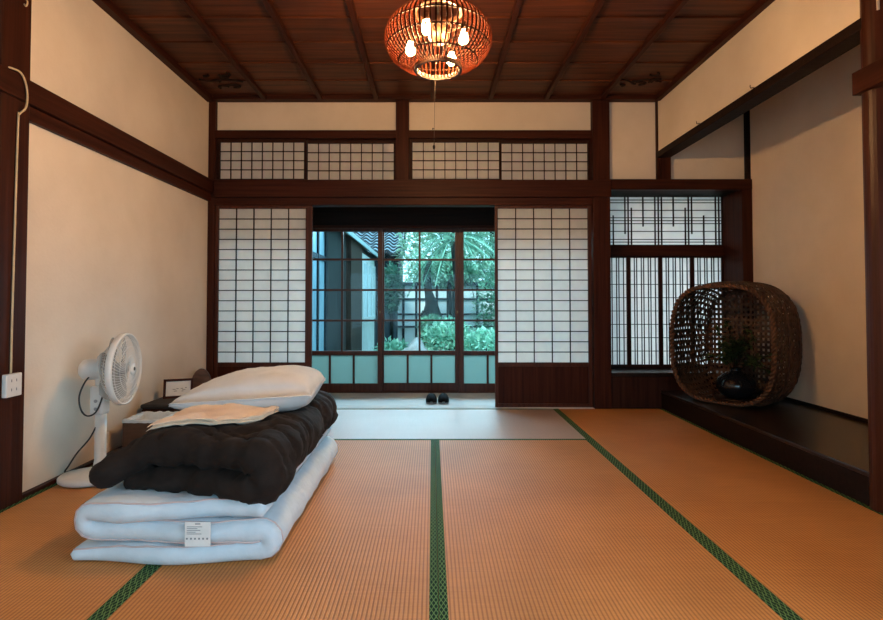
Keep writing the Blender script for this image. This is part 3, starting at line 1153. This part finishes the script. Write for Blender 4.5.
for k in range(5):
    a = 2 * PI * k / 5 + .4

    def bl(u, v, a=a):
        r = .028 + .135 * v
        wdt = .55 + .42 * math.sin(PI * min(1, v * .85 + .1))
        aa = a + (u - .5) * 2 * wdt * (1 if v > .02 else .8) + .35 * v
        return (HX - .045 + .050 * (u - .5), HY + r * math.cos(aa), HZ + r * math.sin(aa))
    MB().grid(bl, 10, 8).build('blade', BLADE, fan, smooth=True)

# the head is turned a little towards the back wall
from mathutils import Matrix
hr = Matrix.Translation(Vector((HX - FX, HY - FY, 0))) @ Matrix.Rotation(math.radians(7), 4, 'Z') @ Matrix.Translation(Vector((FX - HX, FY - HY, 0)))
for o in list(bpy.data.objects):
    if o.type == 'MESH' and o.parent in (fan, cp) and o.name.split('.')[0] in ('motor_housing', 'front_grille', 'rear_grille', 'rim', 'centre_cap', 'badge', 'blade_hub', 'blade'):
        o.data.transform(hr)


def smooth_path(pts, n=8):
    P = [Vector(p) for p in pts]
    out = []
    for i in range(len(P) - 1):
        p0, p1, p2, p3 = P[max(0, i - 1)], P[i], P[i + 1], P[min(len(P) - 1, i + 2)]
        for k in range(n):
            t = k / n
            out.append(.5 * ((2 * p1) + (p2 - p0) * t + (2 * p0 - 5 * p1 + 4 * p2 - p3) * t * t + (3 * p1 - p0 - 3 * p2 + p3) * t ** 3))
    out.append(P[-1])
    return out


MB().tube(smooth_path([(-1.735, HY - .05, .545), (-1.765, 2.72, .50), (-1.785, 2.71, .43), (-1.775, 2.71, .365), (-1.74, 2.705, .335), (-1.705, 2.715, .35), (-1.685, 2.73, .41), (-1.69, 2.76, .47)]), .0042, 6).build('head_cable', IRON, fan, smooth=True)
MB().tube(smooth_path([(PXf - .012, PYf - .02, .27), (PXf - .04, PYf - .03, .21), (-1.81, 2.74, .14), (-1.865, 2.76, .07), (-1.895, 2.78, .03), (-1.886, 2.90, .024), (-1.884, 3.05, .03), (-1.893, 3.10, .07)]), .0042, 6).build('power_cord', IRON, fan, smooth=True)

# wall sockets
t = thing('wall_socket', 'white wall socket low on the plaster wall behind the fan', 'wall socket', (-1.915, 3.13, .03))
MB().box(-1.9195, -1.903, 3.075, 3.165, .030, .145).build('plate', WHITEPL, t, bevel=.004)
MB().box(-1.904, -1.880, 3.085, 3.115, .06, .09).build('plug', WHITEPL, t, bevel=.004)
t = thing('wall_socket', 'white double wall socket on the dark post at the left edge', 'wall socket', (-1.88, 2.39, .49))
MB().box(-1.8845, -1.862, 2.342, 2.432, .490, .592).build('plate', WHITEPL, t, bevel=.004)
for zc in (.522, .562):
    for yc in (2.371, 2.399):
        MB().box(-1.8625, -1.8612, yc - .002, yc + .002, zc - .006, zc + .006).build('slot', INK, t)
w = MB().tube(smooth_path([(-1.875, 2.382, .590), (-1.877, 2.385, .80), (-1.877, 2.390, 1.2), (-1.877, 2.398, 1.72), (-1.876, 2.404, 1.765), (-1.862, 2.422, 1.80), (-1.862, 2.430, 1.86), (-1.862, 2.418, 1.915), (-1.864, 2.39, 1.950), (-1.880, 2.36, 1.957), (-1.90, 2.31, 1.955), (-1.91, 2.1, 1.953)]), .0046, 8)
tag(w.build('cable', BEIGE, smooth=True), 'beige cable running down the dark post to the socket', 'cable', kind='thing')
hk = MB().tube(smooth_path([(-1.888, 2.425, 2.315), (-1.868, 2.422, 2.302), (-1.862, 2.420, 2.285), (-1.868, 2.418, 2.272), (-1.874, 2.417, 2.280)]), .004, 6)
tag(hk.build('hook', BEIGE, smooth=True), 'small pale hook high on the dark post at the left edge', 'hook', kind='thing')
# two small hooks on the alcove beam
for yy, lab in ((3.85, 'tiny dark hook on the alcove beam nearer the corner'), (3.195, 'tiny dark hook on the alcove beam nearer the round post')):
    hk = MB().tube([(1.952, yy, 2.205), (1.928, yy, 2.202), (1.925, yy, 2.208), (1.926, yy, 2.220)], .0024, 6)
    tag(hk.build('hook', IRON, smooth=True), lab, 'hook', 'hooks on the alcove beam', 'thing')

# ------------------------------------------------------------------ things behind the bedding
# waste bin of dark brown wood with pale liner
t = thing('waste_bin', 'brown square bin with a pale liner between fan and futon', 'bin', (-1.735, 3.26, 0))
bx0, bx1, by0, by1, bh = -1.83, -1.60, 3.17, 3.40, .205
bn = MB()
for (a, b, c, d) in ((bx0, bx1, by0, by0 + .012), (bx0, bx1, by1 - .012, by1), (bx0, bx0 + .012, by0 + .012, by1 - .012), (bx1 - .012, bx1, by0 + .012, by1 - .012)):
    bn.box(a, b, c, d, .002, bh)
bn.box(bx0, bx1, by0, by1, .002, .014)
bn.build('bin_body', BROWN, t, bevel=.003)


def liner(u, v):
    a = 2 * PI * u
    k = 1 / max(abs(math.cos(a)), abs(math.sin(a)))
    x, y = math.cos(a) * k, math.sin(a) * k
    prof = [(1.045, -.012), (1.05, .003), (.99, .009), (.86, .002), (.80, -.05), (.3, -.07)]
    f = v * 5
    i = min(4, int(f))
    r = prof[i][0] + (prof[i + 1][0] - prof[i][0]) * (f - i)
    z = prof[i][1] + (prof[i + 1][1] - prof[i][1]) * (f - i)
    z += .008 * noise.noise(Vector((x * 4, y * 4, v * 3)))
    return ((bx0 + bx1) / 2 + x * r * .112, (by0 + by1) / 2 + y * r * .112, bh + z)


MB().grid(liner, 64, 18, True).build('bin_liner', LINER, t, smooth=True)
# low dark chest with a rounded cover, framed card on top
t = thing('low_chest', 'low dark brown chest behind the pillow along the plaster wall', 'chest', (-1.73, 3.72, 0))
ch = MB().box(-1.885, -1.585, 3.47, 3.99, .002, .215)
ch.build('chest_body', WY, t, bevel=.012)
MB().box(-1.888, -1.575, 3.46, 4.00, .215, .245).build('chest_lid', noisy('dark_cover', (.012, .009, .008), (.026, .018, .014), .6), t, bevel=.012)
# frame leaning back a little on the chest
t = thing('framed_card', 'small dark framed card standing on the low chest', 'framed card', (-1.70, 3.70, .246))
ax = Vector((.93, .36, 0)).normalized()
upv = Vector((-.05, .16, .98)).normalized()
nv = ax.cross(upv).normalized() * -1
fc = Vector((-1.735, 3.66, .250))


def fbox(mb, u0, u1, v0, v1, d0, d1):
    vs = []
    for d in (d0, d1):
        for u, v in ((u0, v0), (u1, v0), (u1, v1), (u0, v1)):
            p = fc + ax * u + upv * v - nv * d
            vs.append(p)
    mb.add(vs, [(0, 1, 2, 3), (7, 6, 5, 4), (0, 4, 5, 1), (1, 5, 6, 2), (2, 6, 7, 3), (3, 7, 4, 0)])


m_ = MB()
fw, fh, ft = .185, .130, .016
fbox(m_, -fw / 2, fw / 2, 0, ft, 0, .014)
fbox(m_, -fw / 2, fw / 2, fh - ft, fh, 0, .014)
fbox(m_, -fw / 2, -fw / 2 + ft, ft, fh - ft, 0, .014)
fbox(m_, fw / 2 - ft, fw / 2, ft, fh - ft, 0, .014)
m_.build('frame', WX, t)
m_ = MB()
fbox(m_, -fw / 2 + ft, fw / 2 - ft, ft, fh - ft, .004, .008)
cd = m_.build('card', PAPERW, t)
m_ = MB()
for u, v, w_ in ((-.035, .058, .018), (-.028, .046, .02), (-.012, .062, .014), (.014, .062, .016), (.024, .052, .02), (.042, .066, .01), (.02, .044, .012)):
    fbox(m_, u, u + w_, v, v + .004, .0079, .0092)
m_.build('drawing', INK, cd)
# round brown tray leaning on the wall
t = thing('round_tray', 'round brown wooden tray standing on edge behind the framed card', 'tray', (-1.80, 4.20, 0))
tcn = Vector((-1.80, 4.17, .195))
ta = Vector((.97, .22, 0)).normalized()
tu = Vector((-.04, .16, .98)).normalized()
tn = ta.cross(tu).normalized()
m_ = MB()


def traypt(r, a, d):
    return tcn + ta * (r * .085 * math.cos(a)) + tu * (r * .19 * math.sin(a)) + tn * d


prof = [(0.01, 0), (.90, 0), (.93, -.016), (1.0, -.016), (1.0, .012), (0.01, .012)]
m_.grid(lambda u, v: traypt(prof[round(v * 5)][0], 2 * PI * u, prof[round(v * 5)][1]), 40, 6, True)
m_.v = [(x, y, max(z, .003)) for x, y, z in m_.v]
m_.build('tray_body', BROWN, t)

# ------------------------------------------------------------------ wicker basket with vase
BC = Vector((2.12, 3.94, 0))
th_ = math.radians(55)
AX = Vector((math.sin(th_), math.cos(th_), 0))
RX = Vector((math.cos(th_), -math.sin(th_), 0))
BA, BBh, BZ, BL = .365, .425, .150 + .445, .50


def sup(a, k=1.0, ex=3.0):
    c, s_ = math.cos(a), math.sin(a)
    r = (abs(c) ** ex + abs(s_) ** ex) ** (-1 / ex)
    return BA * k * r * c, BBh * k * r * s_


def bpt(a, t_, off=0.0):
    """a round the section, t_ 0..1 along the axis, off outward"""
    k = 1.0 + .06 * math.sin(PI * min(1, t_ * 1.1)) - .10 * max(0, t_ - .8) / .2
    u, w = sup(a, k)
    lim = math.hypot(u, w)
    u, w = u * (1 + off / lim), w * (1 + off / lim)
    z = BZ + w
    return BC + RX * u + AX * (BL * t_) + Vector((0, 0, max(z, .153 + .0)))


bask = thing('wicker_basket', 'large brown wicker basket lying on its side in the alcove', 'basket', (BC.x + .2, BC.y + .14, .151))
wv = MB()
NR = 64
NA = 26
for j in range(NA):
    tt = (j + .5) / NA
    ph = PI * (j % 2)
    pts = []
    wd = []
    for q in range(NR * 4):
        a = 2 * PI * q / (NR * 4)
        off = .0045 * math.cos(a * NR / 2 + ph)
        pts.append(bpt(a, tt, off + .006))
        wd.append(AX)
    wv.strip(pts, wd, BL / NA * (.86 if tt < .9 else .95), .003, True)
wv.build('woven_bands', WICKER, bask)
rb = MB()
for k in range(NR):
    a = 2 * PI * (k + .25) / NR
    pts = [bpt(a, i / 12, .006) for i in range(13)]
    e = bpt(a + .02, .3) - bpt(a - .02, .3)
    e.z = e.z
    rb.strip(pts, e.normalized(), .020, .0035)
rb.build('ribs', WICKER, bask)
# two stout hoops outside
hp = MB()
for tt in (.33, .66, .97):
    hp.tube([bpt(2 * PI * q / 96, tt, .013) for q in range(96)], .007, 6, True)
hp.build('hoops', WICKER, bask, smooth=True)
# plaited bottom of the basket (far end): open square grid
bt = MB()
uu = []
kk = .93
n_ = 19
for i in range(n_):
    f = -1 + 2 * (i + .5) / n_
    ulim = BA * kk * max(0, 1 - abs(f) ** 3) ** (1 / 3)
    zlim = BBh * kk * max(0, 1 - abs(f) ** 3) ** (1 / 3)
    ps = []
    for q in range(40):
        g_ = -1 + 2 * q / 39
        ps.append(BC + RX * (ulim * g_) + AX * (BL * .985 + .003 * math.cos(PI * (g_ * n_ / 2 + i))) + Vector((0, 0, BZ + f * BBh * kk)))
    bt.strip(ps, Vector((0, 0, 1)), .022, .002)
    ps = []
    for q in range(40):
        g_ = -1 + 2 * q / 39
        ps.append(BC + RX * (f * BA * kk) + AX * (BL * .985 - .003 * math.cos(PI * (g_ * n_ / 2 + i))) + Vector((0, 0, BZ + zlim * g_)))
    bt.strip(ps, RX, .020, .002)
bt.build('plaited_bottom', WICKER, bask)
# braided rim: two strands twisted round each other
rm = MB()
NQ = 420
for ph in (0, PI):
    pts = []
    for q in range(NQ):
        a = 2 * PI * q / NQ
        tw_ = a * 44 + ph
        p = bpt(a, -.012, .009 * math.cos(tw_) + .006)
        p = p + AX * (.010 * math.sin(tw_))
        p.z = max(p.z, .164)
        pts.append(p)
    rm.tube(pts, .0095, 7, True)
rm.build('braided_rim', ROPE, bask, smooth=True)

VX, VY, VZ = 2.315, 4.075, .183
st = MB().lathe([(.001, 0), (.15, 0), (.155, .008), (.15, .016), (.001, .016)], (VX, VY, VZ - .018), 32)
tag(st.build('vase_stand', LACQUER, smooth=False), 'flat round black stand under the dark vase in the basket', 'stand', kind='thing')
t = thing('vase', 'squat black glazed vase with narrow neck inside the basket', 'vase', (VX, VY, VZ))
MB().lathe([(.001, 0), (.075, 0), (.108, .022), (.136, .065), (.140, .095), (.128, .135), (.092, .172), (.048, .192), (.036, .204), (.040, .218), (.046, .222), (.034, .220), (.028, .205), (.001, .20)],
           (VX, VY, VZ), 40).build('vase_body', VASE, t, smooth=True)
# branch with leaves in the vase
pl = thing('leafy_branch', 'leafy green branch standing in the black vase', 'plant', (VX, VY, VZ + .2))
random.seed(11)
stm = MB()
lf = MB()
top = Vector((VX, VY, VZ + .20))


def leaf(mb, p, d, L, w, up=Vector((0, 0, 1))):
    d = d.normalized()
    s_ = d.cross(up)
    s_ = s_.normalized() if s_.length > .01 else Vector((1, 0, 0))
    n1 = s_.cross(d)
    mb.add([p, p + d * L * .45 + s_ * w + n1 * w * .25, p + d * L, p + d * L * .45 - s_ * w + n1 * w * .25, p + d * L * .5],
           [(0, 1, 4), (1, 2, 4), (2, 3, 4), (3, 0, 4)])


for br in ((-.16, -.12, .16), (-.10, .02, .24), (.02, -.10, .27), (.10, -.02, .20), (-.02, .06, .30), (.17, -.14, .10), (-.20, -.02, .08), (.06, .08, .16), (.13, -.16, .02)):
    e = top + Vector(br) * 1.25
    mid = (top + e) / 2 + Vector((0, 0, .05))
    pts = smooth_path([top - Vector((0, 0, .06)), top.lerp(mid, .5) + Vector((0, 0, .01)), mid, e], 5)
    stm.tube(pts, .0028, 5)
    for p in pts[5:]:
        for _ in range(5):
            d = Vector((random.gauss(0, 1), random.gauss(0, 1), random.gauss(.1, .7)))
            leaf(lf, p, d, random.uniform(.04, .075), random.uniform(.010, .018))
stm.build('stem', HOOP, pl)
lf.build('leaves', LEAF_I, pl)

# ------------------------------------------------------------------ garden outside
struct('ground_garden', MB().box(-14, 16, 5.42, 30, -.75, -.60), SOIL)


def foliage(n, c, rad, size, seed, shell=.45, flat=.0):
    rnd = random.Random(seed)
    g = MB()
    for _ in range(n):
        while True:
            d = Vector((rnd.gauss(0, 1), rnd.gauss(0, 1), rnd.gauss(0, 1)))
            if d.length > .01: break
        d.normalize()
        r = 1 - shell * rnd.random() ** 1.6
        bump = 1 + .22 * noise.noise(Vector((d.x * 2.2 + seed, d.y * 2.2, d.z * 2.2)))
        p = Vector((c[0] + d.x * rad[0] * r * bump, c[1] + d.y * rad[1] * r * bump, c[2] + d.z * rad[2] * r * bump))
        if p.z < -.58: continue
        dd = (d + Vector((rnd.gauss(0, .8), rnd.gauss(0, .8), rnd.gauss(-.1, .8)))).normalized()
        leaf(g, p, dd, size * rnd.uniform(.7, 1.5), size * .28 * rnd.uniform(.7, 1.3))
    return g


def shrub(name, label, cat, c, rad, n, size, mat_, seed, trunk=True, group=None):
    t = thing(name, label, cat, (c[0], c[1], -.6), group)
    foliage(n, c, rad, size, seed).build('foliage', mat_, t)
    if trunk:
        s_ = MB()
        rnd = random.Random(seed)
        for k in range(4):
            s_.tube([(c[0] + rnd.uniform(-.1, .1) * rad[0], c[1] + rnd.uniform(-.1, .1) * rad[1], -.61), (c[0] + rnd.uniform(-.3, .3) * rad[0], c[1] + rnd.uniform(-.3, .3) * rad[1], c[2]),
                     (c[0] + rnd.uniform(-.6, .6) * rad[0], c[1] + rnd.uniform(-.6, .6) * rad[1], c[2] + rad[2] * .6)], [.05 * rad[0] + .01, .03 * rad[0] + .006, .006], 6)
        s_.build('trunk', BARK, t)
    return t


GT = 'trees at the back of the garden'
shrub('garden_tree', 'pale green tree behind the white garden wall, right of the tiled roof', 'tree', (.40, 13.0, 2.0), (1.15, .8, 1.9), 6500, .14, LEAF_Y, 1, group=GT)
shrub('garden_tree', 'bright green tree behind the palm at the right glass door', 'tree', (2.55, 13.0, 2.0), (.95, .8, 2.1), 4200, .14, LEAF_T, 2, group=GT)
shrub('garden_tree', 'broad high green tree farthest back over the white wall', 'tree', (2.3, 16.8, 3.2), (2.9, 1.2, 2.8), 6500, .2, LEAF_T, 3, group=GT)
shrub('garden_shrub', 'bushy mid green shrub filling the right glass door', 'shrub', (1.50, 9.9, .55), (.70, .5, 1.30), 4200, .10, LEAF_T, 4)
shrub('garden_shrub', 'fresh light green shrub under the palm, right of the tree trunk', 'shrub', (.28, 8.6, .02), (.52, .45, .55), 3000, .085, LEAF_L, 5)
shrub('garden_shrub', 'low bright fern clump before the rocks, left of the middle glass door', 'shrub', (-.62, 8.4, -.02), (.34, .3, .28), 1500, .085, LEAF_L, 6)
shrub('garden_shrub', 'light green low shrub at the foot of the right glass door', 'shrub', (.78, 8.0, -.02), (.42, .4, .50), 2600, .08, LEAF_L, 7)
shrub('garden_shrub', 'round clipped dark shrub at the foot of the tree trunk', 'shrub', (.0, 9.62, .44), (.24, .20, .20), 1500, .06, LEAF_T, 8)
shrub('garden_shrub', 'dark leafy shrub between house corner and white wall', 'shrub', (-.80, 10.6, 1.15), (.20, .25, .45), 1000, .09, LEAF_D, 9)
shrub('garden_shrub', 'dark spray of leaves over the white wall behind the trunk', 'shrub', (.30, 10.4, 1.48), (.62, .3, .26), 1700, .09, LEAF_T, 10)
shrub('garden_shrub', 'tall dark shrub far right behind the glass door edge', 'shrub', (2.3, 10.6, .8), (.7, .6, 1.5), 3000, .12, LEAF_D, 12)


def rock(label, c, r, seed):
    g = MB()

    def f(u, v):
        a, b = 2 * PI * u, PI * (v - .5)
        d = Vector((math.cos(a) * math.cos(b), math.sin(a) * math.cos(b), math.sin(b)))
        k = 1 + .35 * noise.noise(d * 1.6 + Vector((seed, 0, 0))) + .12 * noise.noise(d * 4 + Vector((0, seed, 0)))
        return (c[0] + d.x * r[0] * k, c[1] + d.y * r[1] * k, max(-.6, c[2] + d.z * r[2] * k))
    g.grid(f, 24, 14, True)
    tag(g.build('rock', ROCK, smooth=True), label, 'rock', 'garden rocks', 'thing')


rock('grey rock between fern clump and light green shrub in the garden', (-.23, 8.2, -.15), (.30, .25, .42), 1)
rock('small grey rock at the right glass door beside the low shrub', (.92, 7.6, -.22), (.26, .2, .34), 4)

# palm with arching fronds
pm_ = thing('palm', 'cycad palm with arching fronds behind the glass door stile', 'palm', (.44, 8.9, -.6))
tk = MB().tube([(.45, 8.9, -.6), (.45, 8.9, .4), (.445, 8.9, 1.2), (.40, 8.9, 1.90)], [.10, .085, .075, .10], 10)
tk.build('trunk', BARK, pm_)
random.seed(5)
cr0 = Vector((.37, 8.9, 1.95))
for k in range(17):
    a = 2 * PI * k / 17 + random.uniform(-.1, .1)
    L = random.uniform(.75, 1.0)
    lift = random.uniform(.1, .55) if k % 3 else random.uniform(-.3, .0)
    f = MB()
    pts = []
    for i in range(15):
        s_ = i / 14
        pts.append(cr0 + Vector((math.cos(a) * L * s_, math.sin(a) * L * s_, lift * s_ - .75 * s_ * s_)))
    f.tube(pts, .008, 4)
    for i in range(1, 14):
        t_ = (pts[i + 1] - pts[i - 1]).normalized()
        sd = t_.cross(Vector((0, 0, 1))).normalized()
        for sg in (-1, 1):
            for o in (0, .5):
                p = pts[i].lerp(pts[i + 1], o)
                leaf(f, p, t_ * .55 + sd * sg - Vector((0, 0, .12)), .16 * (1 - .5 * abs(2 * i / 14 - 1)), .011)
    f.build('frond', LEAF_D if k % 2 else LEAF_L, pm_)

# old dark trunk leaning before the white wall
tr = MB().tube([(-.06, 10.05, -.6), (-.03, 10.05, .3), (.0, 10.05, .62), (-.01, 10.05, .85), (-.05, 10.05, 1.05), (-.10, 10.05, 1.35), (-.04, 10.05, 1.7)], [.24, .21, .19, .12, .08, .07, .05], 12)
for i, p in enumerate(tr.v):
    k = noise.noise(Vector(p) * 6) * .03
    tr.v[i] = (p[0] + k, p[1], p[2])
tr.tube([(-.03, 10.05, .62), (-.16, 10.03, .66), (-.20, 10.03, .55)], [.08, .07, .05], 8)
t = thing('tree_trunk', 'dark old tree trunk before the white garden wall', 'tree', (-.03, 10.05, -.6))
tr.build('trunk', BARK, t, smooth=True)

# white garden wall with dark battens
t = thing('garden_wall', 'white garden wall with dark battens behind the tree trunk', 'garden wall', (.3, 11.2, -.6))
MB().box(-.72, 1.9, 11.2, 11.3, -.6, 1.22).build('wall_panel', FENCEW, t)
b_ = MB()
for x in (-.60, -.33, .10, .46, .95, 1.5):
    b_.box(x - .025, x + .025, 11.17, 11.2, -.6, 1.22)
for z in (.36, .62, .94):
    b_.box(-.72, 1.9, 11.175, 11.2, z - .02, z + .02)
b_.box(-.76, 1.95, 11.12, 11.36, 1.22, 1.29)
b_.build('battens', BLUEW, t)

# wing of the house on the left: wall in bays along the garden
t = thing('house_wing', 'dark boarded house wing with white shutters left of the garden', 'building', (-1.6, 10.0, -.6))
XW = -1.50
MB().box(XW - .14, XW, 5.62, 13.8, -.6, 2.06).build('boarded_wall', BLUEW, t)
gl = MB()
for k, y_ in enumerate((6.5, 6.95)):
    gl.box(XW, XW + .012, y_ + .03, y_ + .40, -.3, 1.95)
gl.build('shutters', noisy('blue_shutter', (.07, .15, .20), (.12, .24, .30), .4, (6, 6, 2), 4), t)
ps_ = MB()
for y_ in (6.42, 6.90, 7.42):
    ps_.box(XW, XW + .035, y_ - .03, y_ + .03, -.6, 2.05)
ps_.box(XW, XW + .03, 6.42, 7.42, 1.45, 1.52)
ps_.build('shutter_frame', BLUEW, t)
MB().box(XW, XW + .03, 7.5, 9.1, -.3, 2.0).build('dark_panel', noisy('dark_panel', (.008, .012, .015), (.022, .03, .035), .6, (8, 8, 2), 5, spec=.12), t)
MB().box(XW, XW + .09, 9.3, 10.75, -.6, 2.06).build('brown_panel', BROWNW, t)
MB().box(XW, XW + .05, 10.85, 13.4, -.6, 1.9).build('white_panel', WHITEW, t)
MB().box(XW + .05, XW + .07, 11.0, 13.2, .55, 1.7).build('window_pane', PALEB, t)
wf = MB().box(XW + .05, XW + .09, 10.9, 13.3, .46, .55)
for y_ in (10.95, 11.8, 12.5, 13.25):
    wf.box(XW + .05, XW + .09, y_ - .03, y_ + .03, .5, 1.75)
wf.build('window_frame', WHITEW, t)
ev = MB().add([(-1.33, 5.6, 2.0), (-1.33, 13.9, 2.0), (-2.6, 13.9, 2.75), (-2.6, 5.6, 2.75), (-1.33, 5.6, 2.07), (-1.33, 13.9, 2.07), (-2.6, 13.9, 2.85), (-2.6, 5.6, 2.85)],
              [(0, 1, 2, 3), (7, 6, 5, 4), (0, 4, 5, 1), (1, 5, 6, 2), (2, 6, 7, 3), (3, 7, 4, 0)])
ev.build('eave', BROWNW, t)
MB().box(-1.345, -1.320, 5.6, 13.9, 1.97, 2.05).build('fascia', PALEB, t)

# tiled house behind the wing
t = thing('tiled_house', 'house with pale wavy tiled roof beyond the dark wing', 'building', (-2.4, 17, -.6))
rf, re_ = MB(), MB()
wvl = .34
for r in range(20):
    y0, z0 = 15.0 + r * .17, 2.26 + r * .105
    wv_ = lambda x: .05 * math.sin(2 * PI * x / wvl)
    rf.grid(lambda u, v: (-4.2 + 3.35 * u, y0 + .17 * v, z0 + .045 + .050 * v + wv_(-4.2 + 3.35 * u)), 130, 2)
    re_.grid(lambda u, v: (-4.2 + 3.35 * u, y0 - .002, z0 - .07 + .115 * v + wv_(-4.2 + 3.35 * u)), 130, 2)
rf.build('roof', ROOFT, t)
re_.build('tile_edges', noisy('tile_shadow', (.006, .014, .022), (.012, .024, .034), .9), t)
MB().box(-4.1, -.98, 15.5, 18, -.6, 2.42).build('wall', BLUEW, t)
gb = MB().add([(-.85, 14.9, 2.15), (-.85, 18.2, 4.15), (-.80, 18.2, 4.25), (-.80, 14.9, 2.25), (-.80, 15.0, 1.85), (-.80, 18.0, 3.9)], [(0, 1, 2, 3), (3, 2, 5, 4)])
gb.build('gable_board', BLUEW, t)

# ------------------------------------------------------------------ light
w = bpy.data.worlds.new('sky')
SC.world = w
w.use_nodes = True
nt = w.node_tree
bg = nt.nodes['Background']
bg.inputs['Color'].default_value = (.56, .83, 1.0, 1)
bg.inputs['Strength'].default_value = 3.2


def area(name, loc, rot, sx, sy, power, col):
    l = bpy.data.lights.new(name, 'AREA')
    l.shape = 'RECTANGLE'
    l.size, l.size_y = sx, sy
    l.energy = power
    l.color = col
    o = bpy.data.objects.new(name, l)
    COL.objects.link(o)
    o.location = loc
    o.rotation_euler = rot
    return o


sun = bpy.data.lights.new('sun', 'SUN')
sun.energy = 4.0
sun.angle = .3
sun.color = (1, .98, .9)
so = bpy.data.objects.new('sun', sun)
COL.objects.link(so)
so.rotation_euler = (math.radians(35), math.radians(-20), 0)
# added cool fill lamp behind the camera, brightens the near faces
fl = area('front_fill', (-.2, -1.85, .85), (math.radians(76), 0, 0), 3.4, 1.4, 20, (.36, .76, 1.0))
fl.data.spread = math.radians(110)
# added cool fill lamp at the right wall, nearer than the round post
sl = area('side_fill', (1.90, -.2, .95), (math.radians(75), 0, math.radians(90)), 2.6, 1.1, 60, (.66, .84, 1.0))
sl.data.spread = math.radians(120)
# added area lamp outside the veranda, strengthens the daylight coming in
area('veranda_fill', (.0, 6.9, 2.6), (math.radians(-62), 0, 0), 4.0, 1.6, 470, (.66, .83, 1.0))

# ------------------------------------------------------------------ camera
F, CXp, PITCH, H = 533.0, 432.0, .025, .92
CYp = 300 - F * math.tan(PITCH)
cd_ = bpy.data.cameras.new('camera')
cd_.sensor_width = 36
cd_.sensor_fit = 'HORIZONTAL'
cd_.lens = 36 * F / 883
cd_.shift_x = (441.5 - CXp) / 883
cd_.shift_y = -(310 - CYp) / 883
cam = bpy.data.objects.new('camera', cd_)
COL.objects.link(cam)
cam.location = (0, 0, H)
cam.rotation_euler = (PI / 2 + PITCH, 0, 0)
cd_.clip_start = .02
SC.camera = cam
SC.view_settings.view_transform = 'Standard'
SC.view_settings.look = 'None'
SC.view_settings.exposure = .3
SC.cycles.use_denoising = True
SC.cycles.max_bounces = 10
SC.cycles.transparent_max_bounces = 16
SC.cycles.caustics_reflective = False
SC.cycles.caustics_refractive = False
SC.cycles.sample_clamp_indirect = 6
